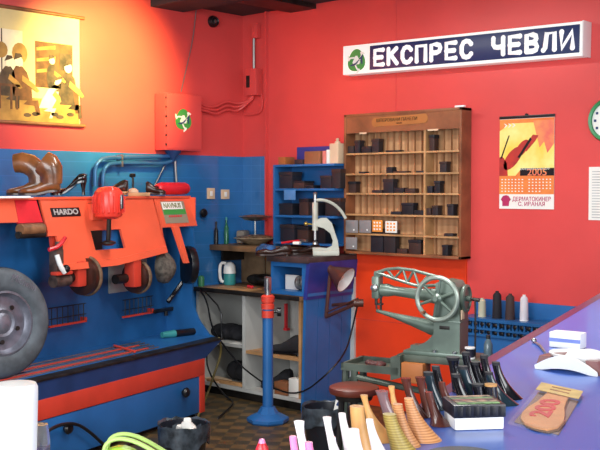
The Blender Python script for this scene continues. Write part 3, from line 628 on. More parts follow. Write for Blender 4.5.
# ------------------------------------------------------------------ blue wall shelf
ws = thing('wall_shelf', 'open blue wall shelf with dark boxes above the workbench', 'shelf', (.8,-.1,1.09))
X0, X1, SD = .53, 1.09, -.20
build(M().box(X0, X1, -.02, -.002, 1.09, 1.66), 'back_board', BLUE2, ws)
build(M().box(X0+.06, X1, -.03, -.003, 1.66, 1.79), 'top_back_board', ROYAL, ws)
for z in (1.093, 1.285, 1.475, 1.645): build(M().box(X0, X1, SD, -.02, z, z+.016, .002), 'shelf', BLUE2, ws)
build(M().box(X0-.018, X0, SD, -.002, 1.05, 1.66, .002), 'side', BLUE, ws)
dkb = [mat('dark_box_%d' % i, c, .5, var=.2) for i, c in enumerate(((34,34,44), (46,40,44), (64,44,40), (26,28,36)))]
spec = [('amber tin at left end of the shelf top', 283,290,8,'w'), ('small black box on the shelf top beside the amber tin', 299,308,5,1), ('brown carton on the shelf top', 309,325,13,'b'), ('small red and white packet on the shelf top', 327,330.5,13,'r'), ('narrow white packet on the shelf top', 331,333.5,14,'p')]
def onshelf(name, label, cat, a, b, h, z, mt_, y=-.12, dp=.1, lid=None):
    p = ony(a,170,y); q = ony(b,170,y); return boxthing(name, label, cat, ((p.x+q.x)/2,y,z), (q.x-p.x,dp,h), mt_, lid=lid)
for lab, a, b, h, c in spec: onshelf('small_carton', lab, 'box', a, b, h*.0069, 1.6615, {'w':mat('amber',(170,100,50),.4), 'b':BROWNP, 'r':mat('pink_packet',(220,130,120),.5), 'p':PAPER}.get(c, dkb[1]))
p = ony(337.5,165,-.12); t = thing('cream_canister', 'tall cream canister with a knob at right end of shelf top', 'canister', (p.x,-.12,1.6615))
build(M().box(p.x-.04, p.x+.04, -.16, -.08, 1.6615, 1.80, .005), 'body', CREAM, t); build(M().lathe([(.02,0), (.02,.012), (.008,.02), (.014,.03), (.004,.038)], (p.x,-.12,1.80)), 'knob', CREAM, t)
for lab, a, b, h, z, c in (('stack of dark boxes at left of the upper blue shelf',284,297,.115,1.4915,0), ('brown flat box on the upper blue shelf',298,309,.05,1.4915,2), ('thin black box right of the brown flat box',310,318,.02,1.4915,3), ('black square box towards right of the upper blue shelf',325,336,.085,1.4915,0), ('tall dark box at right end of upper blue shelf',336.5,345,.13,1.4915,1),
   ('dark box below the pale blue card',284,297,.08,1.3015,3), ('tall dark brown box mid middle shelf',304,313,.115,1.3015,2), ('black box beside tall brown box middle shelf',314.5,323,.09,1.3015,0), ('dark box at right of the middle shelf',330,345,.12,1.3015,1),
   ('wide dark box at left of the bottom blue shelf',285,299,.12,1.1095,0), ('dark brown box in the middle of bottom blue shelf',302,313,.11,1.1095,2), ('black box behind the press on the bottom shelf',318,330,.13,1.1095,3)):
    onshelf('dark_box', lab, 'box', a, b, h, z, dkb[c], lid=dkb[(c+1)%4])
p = ony(291,197,-.19); boxthing('blue_card', 'pale blue card hanging from the shelf edge at the left', 'card', (p.x,-.203,1.41), (.11,.004,.07), mat('pale_blue_card',(84,140,200),.5), bev=.001)
p = ony(281,205,-.03); t = thing('hanging_torch', 'slim black torch hanging on the red wall beside blue shelf', 'torch', (.42,-.03,1.36))
build(M().cyl((.405,-.025,1.36), (.405,-.025,1.52), .014), 'body', BLACK, t); build(M().lathe([(.014,0),(.02,.02),(.02,.05)], (.405,-.025,1.51)), 'head', BLACK, t); build(M().tube([(.405,-.025,1.56), (.41,-.02,1.60), (.405,-.006,1.62)], .004), 'cord', BLACK, t)

# ------------------------------------------------------------------ wooden wall cabinet
CX0, CX1, CZ0, CZ1, CD = 1.105, 2.055, 1.045, 1.995, -.115
wc = thing('wooden_wall_cabinet', 'open wooden wall cabinet with six shelves of small dark packets', 'cabinet', ((CX0+CX1)/2,-.06,CZ0), 0)
for nm, b_ in (('side',(CX0,CX0+.018,CD,-.002,CZ0,CZ1)), ('side',(CX1-.018,CX1,CD,-.002,CZ0,CZ1)), ('top_board',(CX0,CX1,CD,-.002,CZ1-.018,CZ1)), ('bottom_board',(CX0,CX1,CD,-.002,CZ0,CZ0+.018))): build(M().box(*b_, .002), nm, WOOD, wc)
build(M().box(CX0+.01, CX1-.01, -.014, -.002, CZ0, CZ1), 'back_board', WOODB, wc)
build(M().box(CX0+.018, CX1-.018, CD+.004, CD+.016, 1.865, CZ1-.018), 'header_board', WOOD, wc)
DV = 1.775; build(M().box(DV-.007, DV+.007, CD+.004, -.014, CZ0+.018, 1.865), 'divider', WOODL, wc)
SZ = [1.73, 1.592, 1.46, 1.318, 1.187]
for z in SZ: build(M().box(CX0+.018, CX1-.018, CD+.002, -.014, z-.012, z, .001), 'shelf', WOODL, wc)
sl = M()
for lv, (z0, z1) in enumerate(zip(SZ + [CZ0+.018], [1.865]+[z-.012 for z in SZ])):
    for k in range(1, 16):
        x = CX0+.018+k*(CX1-CX0-.036)/16
        if abs(x-DV) > .02 and (lv < 4 or k % 3 == 0): sl.box(x-.0015, x+.0015, -.035, -.014, z0, z1)
build(sl, 'slat_dividers', mat('slat_wood',(172,126,88),.5), wc)
pq = M(); n = 12
x0, x1, zc, hh = 1.355, 1.79, 1.935, .03
pts = [(x1-.02+hh*math.cos(a), CD+.001, zc+.004+hh*math.sin(a)) for a in [(-PI/2+PI*i/n) for i in range(n+1)]] + [(x0+.02+hh*math.cos(a), CD+.001, zc-.004+hh*math.sin(a)) for a in [(PI/2+PI*i/n) for i in range(n+1)]]
plaque = build(pq.prism(pts, (0,.006,0)), 'plaque', mat('plaque_wood',(176,112,60),.35,var=.1), wc)
text('ШПЕРОВАНИ ПАНЕЛИ', .032, ((x0+x1)/2-.02, CD-.0005, zc+.006), RB, DARKB, wc, .0008, .95, 'plaque_lettering'); text('ЧЕВЛИ', .014, ((x0+x1)/2, CD-.0005, zc-.018), RB, DARKB, wc, .0008, 1, 'plaque_lettering')
build(M().box(CX1-.05, CX1+.02, CD-.004, CD+.02, CZ1, CZ1+.012, .003), 'corner_clip', WHITE, wc)
build(M().box(1.24, 1.30, CD+.0, CD+.004, 1.857, 1.868), 'label_slip', CREAM, wc); build(M().box(1.80, 1.88, CD+.0, CD+.004, 1.857, 1.868), 'label_slip', CREAM, wc)
rows = [(153,SZ[0],[(349,355,.05,'left end of top cabinet shelf'),(356,361,.085,'second from left on top cabinet shelf'),(363,372,.045,'third from left on top cabinet shelf'),(373,380,.09,'tall one mid left of top cabinet shelf'),(387,401,.012,'flat one lying mid top cabinet shelf'),(430.5,435.5,.10,'right part of top cabinet shelf')]),
        (173,SZ[1],[(360,366,.012,'left of the second cabinet shelf'),(387.5,393.5,.04,'middle of the second cabinet shelf'),(394,408,.012,'flat one mid second cabinet shelf'),(417,425,.012,'flat one left of divider second shelf'),(441,447.5,.065,'right part of second cabinet shelf')]),
        (193,SZ[2],[(350,357,.075,'left end of third cabinet shelf'),(373,383,.02,'flat one mid left of third shelf'),(384.5,394.5,.09,'largest one on third cabinet shelf'),(395,405,.035,'right of largest one third shelf'),(406,416,.03,'left of the divider on third shelf'),(428.5,433.5,.045,'just right of divider on third shelf'),(435.5,441,.075,'taller one right of divider third shelf')]),
        (216,SZ[3],[(392,402,.02,'flat one left of larger on fourth shelf'),(403,414.5,.075,'largest one on fourth cabinet shelf'),(415,425,.03,'left of divider on fourth shelf'),(426.5,432,.045,'just right of divider on fourth shelf'),(433.5,439,.06,'second right of divider fourth shelf'),(448.5,454.5,.07,'right end of fourth cabinet shelf')]),
        (236,SZ[4],[(445,454,.018,'right of the divider on fifth shelf')]),
        (255,CZ0+.018,[(372,384,.155,'left big one at cabinet bottom'),(385,396.5,.15,'right big one at cabinet bottom'),(398,408,.03,'flat one right of big ones cabinet bottom'),(410,422,.09,'stacked one left of divider cabinet bottom'),(443.5,449,.065,'small one right of divider cabinet bottom')])]
for py, z, its in rows:
    for a, b, h, w in its:
        p = ony(a,py,-.085); q = ony(b,py,-.085)
        boxthing('heel_tip_packet', 'dark packet, '+w, 'packet', ((p.x+q.x)/2,-.075,z+.0005), (q.x-p.x,.05,h), dkb[(int(a)) % 4], group='dark packets in the wooden wall cabinet', lid=dkb[(int(a)+1) % 4] if h > .05 else None)
CARDG = mat('grey_card', (140,136,138), .5, var=.1); CARDO = mat('orange_card', (240,150,60), .5, var=.05)
for a, b, y0, y1, mt_, lab in ((346,358,220,233,CARDG,'grey display card, left end of cabinet lower row'), (359.5,371,220,233,CARDG,'grey display card, second in cabinet lower row'), (372.5,382.5,220,232,CARDO,'orange display card in the wooden cabinet'), (385.5,397,221,233,PAPER,'white display card with orange dots in the cabinet'), (346,357,237,249.5,CARDG,'grey display card at cabinet bottom left corner')):
    p = ony(a,y0,CD-.004); q = ony(b,y1,CD-.004); t = thing('display_card', lab, 'card', ((p.x+q.x)/2,CD-.004,q.z), 0, 'display cards on the wooden cabinet')
    build(M().box(p.x, q.x, CD-.007, CD-.001, q.z, p.z, .001), 'card', mt_, t)
    if mt_ is not CARDG:
        dt = M(); w_, h_ = q.x-p.x, p.z-q.z
        for i in range(3):
            for j in range(3): dt.box(p.x+w_*(.15+.28*i), p.x+w_*(.15+.28*i)+w_*.15, CD-.0085, CD-.007, q.z+h_*(.15+.28*j), q.z+h_*(.15+.28*j)+h_*.15)
        build(dt, 'sample_pieces', CARDO if mt_ is PAPER else PAPER, t)
    else:
        build(M().cyl(((p.x+q.x)/2+.02,CD-.01,q.z+.02), ((p.x+q.x)/2+.02,CD-.006,q.z+.02), .006), 'rivet', WHITE, t)

# ------------------------------------------------------------------ sign, calendar, clock, notice
sg = thing('shop_sign', 'long white lightbox sign with navy panel and white Cyrillic lettering', 'sign', (1.97,-.05,2.26))
sl_, sr_ = 1.083, 2.855
def zt(x): return 2.467+(x-sl_)/(sr_-sl_)*(-.022)
Rt = RY(math.atan(.026/1.77))
build(M().box(sl_, sr_, -.10, -.004, 2.255, 2.452, .004, R=Rt), 'housing', mat('white_sign_acrylic', (244,246,240), .35, var=.01, emit=.25), sg)
npx0 = ony(370,50,-.10).x
build(M().box(npx0, sr_-.02, -.104, -.100, 2.275, 2.435, .001, R=Rt, piv=((sl_+sr_)/2,-.05,2.353)), 'navy_panel', mat('navy_sign', (24,42,92), .35, var=.04), sg)
build(M().box(sr_-.006, sr_+.002, -.1035, -.002, 2.252, 2.455, .002, R=Rt, piv=((sl_+sr_)/2,-.05,2.353)), 'end_cap', WHITE, sg)
tz = lambda x: 2.353-(x-(sl_+sr_)/2)*.0147
xa, xb, xc, xd = ony(372,50,-.106).x, ony(474,50,-.106).x, ony(490,40,-.106).x, ony(576,40,-.106).x
SGW = mat('sign_letter_white', (250,250,248), .35, var=.01, emit=.25)
RS = Rt @ RB
STROKES = {'Е': [[(1,1),(0,1),(0,0),(1,0)], [(0,.5),(.85,.5)]], 'К': [[(0,0),(0,1)], [(.95,1),(.05,.48)], [(.25,.62),(1,0)]], 'П': [[(0,0),(0,1),(1,1),(1,0)]],
 'С': [[(1,.82),(.8,.98),(.5,1.02),(.2,.95),(0,.7),(0,.3),(.2,.05),(.5,-.02),(.8,.02),(1,.18)]], 'Р': [[(0,0),(0,1),(.6,1),(.9,.93),(1,.75),(.9,.55),(.6,.46),(0,.46)]],
 'Ч': [[(0,1),(0,.62),(.15,.46),(.5,.42),(1,.46)], [(1,1),(1,0)]], 'В': [[(0,0),(0,1),(.6,1),(.88,.92),(.92,.75),(.8,.58),(.5,.52),(0,.52)], [(.5,.52),(.88,.45),(1,.26),(.9,.06),(.6,0),(0,0)]],
 'Л': [[(-.05,.0),(.12,.12),(.28,1),(1,1),(1,0)]], 'И': [[(0,1),(0,0),(1,1),(1,0)]]}
def fit(body, x0, x1, h):
    m = M(); n = len(body); pitch = (x1-x0)/n; wl = pitch*.60; r = .0160
    for k, ch in enumerate(body):
        lx_ = x0+pitch*k+(pitch-wl)/2
        for st in STROKES[ch]:
            pts = [V((lx_+u*wl, -.1065, tz(lx_+u*wl)-h/2+v*h)) for u, v in st]
            m2 = M().tube(pts, r, 8)
            for p in (pts[0], pts[-1]): m2.ell(p, (r,r,r))
            for v in m2.b.verts: v.co.y = -.1045+(v.co.y+.1065)*.25
            m.add(m2.b)
    build(m, 'lettering', SGW, sg)
fit('ЕКСПРЕС', xa, xb, .096); fit('ЧЕВЛИ', xc, xd, .096)
ec = ony(356,60.8,-.105); emblem(sg, (ec.x,-.1,ec.z), .076, ((1,0,0), (0,0,1), (0,-1,0)))

cl = thing('wall_calendar', 'orange paper wall calendar for 2005 with a violin picture', 'calendar', (2.44,-.006,1.37))
kx0, kx1, kz0, kz1 = 2.262, 2.632, 1.365, 1.925
CO = mat('calendar_orange', (226,110,50), .6, rgb2=(240,150,70), scale=5); CY = mat('calendar_yellow', (240,205,80), .6, rgb2=(245,235,150), scale=6); VB = mat('violin_red', (190,50,40), .5, rgb2=(150,36,40), scale=14); PK = mat('calendar_pink', (226,100,90), .6, rgb2=(240,160,90), scale=8); MG = mat('magenta_print', (190,40,100), .6)
c0 = M().box(kx0, kx1, -.006, -.002, kz0, kz1); c1 = M(); c2 = M(); c3 = M(); c4 = M(); c5 = M()
def cp_(mm, pts, k): mm.prism([(kx0+u*(kx1-kx0), -.0062, kz0+v*(kz1-kz0)) for u, v in pts], (0,-.0004*(k+1),0))
cp_(c1, [(0,.16), (1,.16), (1,.975), (0,.975)], 0)                      # orange field
cp_(c2, [(0,.36), (.30,.36), (.42,.44), (1,.44), (1,.88), (.62,.93), (.2,.93), (0,.85)], 1)   # yellow glow
cp_(c5, [(.62,.95), (1,.95), (1,.70), (.88,.60), (.82,.72), (.74,.66)], 2)
import math as _m
def ov(cx, cy, rx, ry, rot, n=18): return [(cx+rx*_m.cos(2*PI*i/n)*_m.cos(rot)-ry*_m.sin(2*PI*i/n)*_m.sin(rot)*.66*1, cy+(rx*_m.cos(2*PI*i/n)*_m.sin(rot)*.66+ry*_m.sin(2*PI*i/n)*_m.cos(rot))) for i in range(n)]
cp_(c3, ov(.25,.55,.23,.10,.75), 3); cp_(c3, ov(.42,.655,.17,.075,.75), 4); cp_(c3, [(.44,.66), (.50,.62), (.66,.73), (.72,.79), (.62,.80), (.56,.75)], 5)
cp_(c3, [(0,.36), (.16,.36), (.14,.50), (.05,.58), (0,.56)], 3)
cp_(c4, [(.02,.55), (.045,.55), (.19,.80), (.17,.80)], 6); cp_(c4, [(.34,.56), (.38,.55), (.60,.75), (.57,.77)], 7)
cp_(c4, [(.39,.36), (1,.36), (1,.44), (.39,.44)], 5)
cg = M()
for i in range(15):
    for j in range(5):
        if j == 0 and i > 11: continue
        if i in (7,): continue
        cg.box(kx0+(.04+i*.063)*(kx1-kx0), kx0+(.066+i*.063)*(kx1-kx0), -.0072, -.0064, kz0+(.185+j*.032)*(kz1-kz0), kz0+(.197+j*.032)*(kz1-kz0))
for i in range(3):
    x = kx0+.03+i*.028; cg.prism([(x,-.0064,1.862), (x+.008,-.0064,1.862), (x+.024,-.0064,1.874), (x+.008,-.0064,1.886), (x,-.0064,1.886), (x+.014,-.0064,1.874)], (0,-.0012,0))
em = M(); cp_(em, [(.06,.03), (.18,.03), (.19,.08), (.22,.10), (.18,.14), (.13,.15), (.07,.14), (.03,.10), (.06,.08)], 3)
build([(c0, PAPER), (c1, CO), (c2, CY), (c5, PK), (c3, VB), (c4, BLACK), (cg, PAPER), (em, MG)], 'printed_sheet', None, cl)
build(M().box(kx0-.002, kx1+.002, -.010, -.001, kz1-.012, kz1+.006, .002), 'binding_strip', BLACK, cl)
build(M().cyl((2.447,-.008,kz1+.006), (2.447,-.003,kz1+.006), .012), 'hanger', BLACK, cl)
kw, kh = kx1-kx0, kz1-kz0
text('2005', .056, (kx0+.70*kw, -.0092, kz0+.393*kh), RB, PK, cl, .0004, 1.2, 'year_number', .0005)
text('КАЛЕНДАР КАЛЕНДАР', .016, (kx0+.66*kw, -.0092, kz0+.43*kh), RB, PAPER, cl, .0004, 1.1, 'calendar_lettering')
text('ДЕРМАТОКИНЕВ', .036, (kx0+.60*kw, -.0070, kz0+.105*kh), RB, MG, cl, .0004, .86, 'calendar_lettering', .0005); text('С. ИВАНАЯ', .034, (kx0+.60*kw, -.0070, kz0+.052*kh), RB, MG, cl, .0004, 1., 'calendar_lettering', .0005)

ck_ = thing('wall_clock', 'round wall clock with a green rim at the right edge', 'clock', (2.95,-.02,1.80))
cc = ony(609,120,-.02); cr_ = abs(ony(588,120,-.02).x-cc.x)
build(M().lathe([(cr_*.8,0), (cr_,0), (cr_,.02), (cr_*.93,.034), (cr_*.82,.03), (cr_*.8,.02)], (cc.x,-.002,cc.z), (0,-1,0), 44, cap=False), 'rim', mat('green_rim',(40,140,80),.35), ck_)
build(M().lathe([(cr_*.84,.0), (cr_*.84,.016)], (cc.x,-.002,cc.z), (0,-1,0), 40), 'dial', PAPER, ck_)
nm = M()
for i in range(12):
    a = i*PI/6; nm.box(cc.x+cr_*.66*math.cos(a)-.007, cc.x+cr_*.66*math.cos(a)+.007, -.020, -.018, cc.z+cr_*.66*math.sin(a)-.007, cc.z+cr_*.66*math.sin(a)+.007)
build(nm, 'hour_marks', NAVY, ck_)
build(M().prism([(cc.x-.004,-.021,cc.z), (cc.x+.004,-.021,cc.z), (cc.x,-.021,cc.z+cr_*.55)], (0,-.002,0)), 'hand', BLACK, ck_); build(M().prism([(cc.x,-.021,cc.z-.004), (cc.x,-.021,cc.z+.004), (cc.x+cr_*.4,-.021,cc.z)], (0,-.002,0)), 'hand', BLACK, ck_)
p = ony(589,167,-.004); q = ony(588,220,-.004)
nt_ = thing('price_notice', 'white paper notice with fine print under the clock', 'notice', (p.x+.1,-.004,q.z))
build(M().box(p.x, p.x+.25, -.004, -.001, q.z, p.z), 'sheet', PAPER, nt_)
ln_ = M()
for i in range(18): ln_.box(p.x+.02, p.x+.02+.16*(.6+.4*((i*7) % 5)/4), -.0052, -.004, p.z-.03-i*.0155, p.z-.024-i*.0155)
build(ln_, 'print_lines', mat('grey_print',(196,196,196),.6), nt_)

# ------------------------------------------------------------------ radiator with thread cones
rd = thing('wall_radiator', 'blue painted wall radiator with a pierced top grille', 'radiator', (2.55,-.1,.08))
RX0, RX1 = 2.10, 3.1
build(M().box(RX0, RX1, -.20, -.004, .08, .60, .004), 'casing', BLUE2, rd)
build(M().box(RX0, RX1, -.02, -.004, .60, .80, .003), 'back_plate', BLUE2, rd)
gl = M()
for i in range(40):
    x = RX0+.02+i*.025; gl.box(x, x+.012, -.20, -.02, .60, .695)
gl.box(RX0, RX1, -.21, -.19, .685, .70).box(RX0, RX1, -.21, -.19, .635, .648).box(RX0, RX1, -.21, -.19, .595, .61).box(RX0, RX1, -.205, -.02, .695, .703)
build(gl, 'grille', BLUE, rd)
ho = M()
for j, z in enumerate((.668,.622)):
    for i in range(22): ho.ell((RX0+.03+i*.045,-.201,z), (.014,.004,.013))
build(ho, 'grille_holes', BLACK, rd)
for px, y1, h, r, mt_, lab in ((482,318,.115,.024,mat('cream_thread',(200,196,170),.8),'short cream thread cone, leftmost on the radiator'), (497,318,.165,.028,mat('black_thread',(28,26,36),.8),'black thread cone on the radiator'), (510,319,.155,.028,mat('brown_thread',(66,48,48),.8),'dark brown thread cone on the radiator'), (524,320,.155,.025,mat('white_thread',(226,222,230),.8),'white thread cone, rightmost on the radiator')):
    q = ony(px,y1,-.13); q = V((q.x,-.13,.7035)); t = thing('thread_cone', lab, 'thread', q, 0, 'thread cones on the radiator')
    build(M().lathe([(r,.006), (r*1.02,.02), (r*.9,h*.85), (r*.6,h*.93), (r*.3,h*.95)], q, seg=20), 'thread', mt_, t); build(M().lathe([(r*1.05,0), (r*1.05,.006)], q).cyl(q+V((0,0,h*.93)), q+V((0,0,h)), r*.38), 'spool_core', mt_ if px != 524 else WHITE, t)

# ------------------------------------------------------------------ sewing machine on its stand
SB = V((3.061,-1.838,.775)); SA = math.radians(14)
sm = thing('patching_machine', 'grey green cast iron shoe patching sewing machine with large handwheel', 'sewing machine', SB, SA)
# local: x along the arm, y back, z up (0 = table level)
N = lambda: M(True)
build(N().box(-.13, .14, -.065, .075, 0, .016, .004), 'bed_plate', MGREEN, sm)
col = N().prism([(.0,-.05,.014), (.12,-.05,.014), (.12,-.05,.15), (.112,-.05,.29), (.095,-.05,.318), (.045,-.05,.325), (.012,-.05,.31), (.005,-.05,.15)], (0,.11,0))
col.prism([(-.11,-.03,.014), (.01,-.03,.014), (.01,-.03,.11)]+[(-.11+.115*(1-k/10),-.03,.034+.07*(1-k/10)**2.6) for k in range(11)], (0,.06,0))
col.box(-.003, .124, -.054, .064, .146, .152, .001)
build(col, 'column', MGREEN, sm)
build(N().loft([[(x, r*math.cos(2*PI*i/16), z+r*1.1*math.sin(2*PI*i/16)) for i in range(16)] for x, r, z in ((.05,.040,.245), (-.03,.028,.250), (-.12,.021,.256), (-.2,.019,.262), (-.225,.026,.264), (-.26,.026,.264))]), 'upper_arm', MGREEN, sm)
build(N().loft([[(x, w*math.cos(2*PI*i/14), z+h*math.sin(2*PI*i/14)) for i in range(14)] for x, w, h, z in ((.01,.036,.040,.108), (-.04,.032,.032,.116), (-.12,.024,.021,.135), (-.2,.016,.012,.153), (-.265,.012,.008,.167), (-.282,.010,.008,.170))]), 'cylinder_arm', MGREEN, sm)
hd_ = build(N().box(-.298, -.262, -.028, .028, .225, .325, .009).box(-.29, -.255, -.022, .022, .32, .348, .008), 'head', MGREEN, sm)
build(N().cyl((-.28,-.012,.232), (-.28,-.012,.205), .007).cyl((-.28,-.012,.215), (-.278,-.012,.180), .004).cyl((-.268,.012,.232), (-.268,.012,.174), .005).box(-.288,-.256,-.012,.016,.196,.204,.002), 'needle_bar', DKMET, hd_)
build(N().lathe([(.014,0), (.018,.006), (.016,.012), (.006,.016)], (-.28,-.028,.275), (0,-1,0)), 'tension_disc', STEEL, hd_)
tr_ = N(); T = [(-.275,.342), (-.225,.358), (-.172,.364), (-.10,.358), (.02,.332), (.06,.318)]; Bt = [(-.25,.335), (-.19,.318), (-.13,.302), (-.075,.290)]
for a, b in zip(T, T[1:]): tr_.tube([(a[0],-.02,a[1]), (b[0],-.02,b[1])], .007)
for a, b in zip([(-.275,.342)]+Bt, Bt+[(.02,.30)]): tr_.tube([(a[0],-.02,a[1]), (b[0],-.02,b[1])], .007)
for a, b in (((-.225,.358),(-.19,.318)), ((-.15,.363),(-.19,.318)), ((-.15,.363),(-.13,.302)), ((-.10,.358),(-.13,.302)), ((-.10,.358),(-.075,.290)), ((-.03,.343),(-.075,.290))): tr_.tube([(a[0],-.02,a[1]), (b[0],-.02,b[1])], .0055)
build(tr_, 'truss_lever', MGREEN, sm)
fc = V((.034,-.09,.249)); fR = .099
fw_ = N().torus(fc, (0,1,0), fR-.010, .0105, 44, 10)
fly = build(fw_, 'handwheel', mat('worn_wheel_metal', (150,162,152), .3, .4, var=.15, scale=8), sm)
sk = N()
for i in range(6):
    a = 2*PI*i/6+.35; c, s_ = math.cos(a), math.sin(a); sk.cyl(fc+V((.012*c,0,.012*s_)), fc+V(((fR-.012)*c,0,(fR-.012)*s_)), .0075, .0055, 8)
build(sk, 'spokes', MGREEN, fly); build(N().lathe([(.020,-.02), (.022,.01), (.012,.018), (.010,.026), (.003,.026)], fc, (0,-1,0)).cyl(fc, fc+V((0,.05,0)), .013), 'hub', MGREEN, fly)
build(N().cyl(fc+V((-.055,0,-.06)), fc+V((-.055,-.035,-.06)), .007), 'crank_handle', WOOD, fly)
pu = build(N().lathe([(.056,0), (.060,.006), (.060,.014), (.05,.018), (.046,.010), (.012,.010), (.012,.03)], (.118,.01,.245), (1,0,0), 32), 'pulley', MGREEN, sm)
build(N().cyl((.145,.01,.245), (.185,.01,.24), .008), 'pulley_shaft', DKMET, pu)
build(N().tube([(.17,.0,.24), (.172,.0,.12), (.17,.0,.0)], .004), 'drive_rod', DKMET, sm)
build(N().box(.122, .126, -.045, -.005, .16, .20, .002), 'paper_tag', CREAM, sm, 'cream paper tag')
for s in (.012,.10): build(N().lathe([(.010,0),(.010,.008),(.004,.012)], (s,-.058,.016)), 'bolt', STEEL, sm)
build(N().box(.03, .075, -.0525, -.049, .115, .13, .002), 'badge', DKMET, sm)
# stand
SGREEN = mat('worn_stand_enamel', (84,94,84), .45, .2, var=.3, scale=9)
st = thing('machine_stand', 'worn grey green iron stand and table under the sewing machine', 'stand', SB-V((0,0,.775)), SA)
build(N().box(-.15, .27, -.085, .12, .745, .775, .004), 'table_top', SGREEN, st)
tr2 = N().box(-.40, -.13, -.12, .10, .690, .700).box(-.40, -.13, -.12, -.108, .70, .722).box(-.40, -.13, .088, .10, .70, .722).box(-.40, -.388, -.12, .10, .70, .722)
tr2.prism([(-.165,-.12,.665), (-.12,-.12,.68), (-.12,-.12,.775), (-.165,-.12,.765)], (0,.2,0))
build(tr2, 'tray', SGREEN, st)
for x, y, dx, dy in ((-.385,-.10,-.02,-.03), (-.385,.08,-.02,.05), (.22,-.06,.03,-.05), (.24,.10,.03,.05), (-.34,-.11,.05,-.02)): build(N().tube([(x,y,.695), (x+dx*.4,y+dy*.4,.4), (x+dx,y+dy,0)], .017), 'leg', SGREEN, st)
build(N().tube([(-.34,-.11,.665), (-.12,-.09,.635), (.22,-.07,.60)], .014).tube([(-.385,.08,.3), (.24,.10,.3)], .012).tube([(-.385,-.10,.62), (-.34,-.11,.665)], .012), 'rail', SGREEN, st)
build(N().box(-.118, -.02, -.115, -.02, .660, .745, .003), 'drawer', mat('carton_brown', (176,104,50), .55, var=.12), st)
rag('leather_scraps', 'small dark red leather scraps lying in the stand tray', 'scraps', SB + Matrix.Rotation(SA,3,'Z') @ V((-.28,-.02,-.0745)), (.05,.04,.025), mat('dark_red_leather',(84,40,40),.6,var=.3), 6)
sq = lambda x, y, z: SB + Matrix.Rotation(SA,3,'Z') @ V((x,y,z))
t = thing('thread_spool', 'small white spool wound with black thread on the sewing table', 'thread', sq(.165,-.05,.0005))
build(N().tf(Matrix()).lathe([(.022,0), (.022,.006), (.012,.006), (.012,.042), (.022,.042), (.022,.048)], (0,0,0)), 'spool', WHITE, t); build(N().lathe([(.018,.007), (.019,.024), (.018,.041)], (0,0,0), seg=20), 'thread', mat('navy_thread',(22,22,44),.7), t)
t = thing('oil_bottle', 'small clear oil bottle behind the white spool', 'bottle', sq(.215,.04,.0005))
build(N().lathe([(.018,0), (.019,.01), (.018,.05), (.012,.065), (.008,.075)], (0,0,0)), 'body', mat('smoky_glass',(110,130,140),.15,trans=.4), t); build(N().lathe([(.009,.075),(.009,.09)], (0,0,0)), 'cap', DKMET, t)

# ------------------------------------------------------------------ lamp, jack stand, stool, bins
lp = thing('desk_lamp', 'brown articulated lamp with white inside shade on bench side', 'lamp', (1.28,-.30,.6))
tip = ony(328,268,-.30); mo_ = ony(349,282,-.36); ax_ = (RT*.80-V((0,0,1))*.52-FW*.5).normalized()
BRN = mat('brown_lamp_enamel', (84,48,40), .35, var=.15)
shd = build(M().lathe([(.022,-.03), (.028,0), (.03,.03), (.05,.07), (.088,.145), (.094,.16), (.091,.16), (.047,.075), (.026,.04)], tip, ax_, 32, cap=False).lathe([(.005,-.035),(.022,-.03)], tip, ax_), 'shade', BRN, lp)
build(M().lathe([(.088,.158), (.045,.074), (.026,.042), (.004,.04)], tip, ax_, 32, cap=False), 'shade_lining', WHITE, shd)
build(M().ell(tip+ax_*.10, (.03,.03,.035)), 'bulb', mat('bulb_glass',(240,236,220),.2), lp)
el = ony(326,317,-.32); kb = ony(358,303,-.32)
build(M().tube([tip+ax_*.02, el], .012), 'arm', BRN, lp); build(M().tube([el, kb], .012).tube([el+V((0,0,.03)), kb+V((0,0,.03))], .006), 'arm', BRN, lp)
build(M().cyl(kb-RT*.03, kb+RT*.035, .026), 'clamp_knob', BRN, lp); build(M().tube([kb, V((1.125,-.25,kb.z-.04))], .012), 'wall_bracket', BRN, lp)
single(M().tube([kb, ony(352,330,-.3), ony(346,352,-.4), ony(330,372,-.55), ony(300,396,-.56), ony(270,388,-.56), ony(240,366,-.56), ony(226,348,-.56), ony(212,330,-.56), ony(207,300,-.56), V((.10,-.545,.76))], .006, 8, 2), 'lamp_cord', BLACK, 'thin black cord looping from lamp across the cabinet front', 'cord', kb)
single(M().tube([(.16,-.546,.75), ony(222,310,-.55), ony(221,330,-.55), ony(222,338,-.55)], .006, 8, 1), 'loose_wire', BLACK, 'short black cord hanging under the worktop edge', 'cord', (.16,-.546,.75))

jk = thing('shoe_jack_stand', 'blue floor stand with orange collar and steel last peg', 'stand', (1.093,-.854,0))
J = V((1.093,-.854,0))
build(M().lathe([(.125,0), (.135,.012), (.135,.03), (.12,.04), (.07,.06), (.05,.09), (.045,.10)], J, seg=8, axis=(0,0,1)), 'base', BLUE2, jk)
build(M().cyl(J+V((0,0,.08)), J+V((0,0,.74)), .034), 'post', BLUE2, jk)
build(M().lathe([(.04,0), (.04,.045)], J+V((0,0,.67))).lathe([(.042,0), (.042,.03), (.036,.034), (.036,.04), (.042,.044), (.044,.08), (.03,.09)], J+V((0,0,.725))), 'collar', ORNG2, jk)
build(M().cyl(J+V((0,0,.80)), J+V((0,0,.92)), .018).box(J.x-.02, J.x+.02, J.y-.014, J.y+.014, .84, .93, .003), 'last_peg', STEEL, jk)
build(M().cyl(J+V((0,0,.705)), J+RT*.07+V((0,0,.705)), .008).cyl(J+RT*.06+V((0,0,.705)), J+RT*.085+V((0,0,.705)), .028), 'clamp_knob', BLACK, jk)

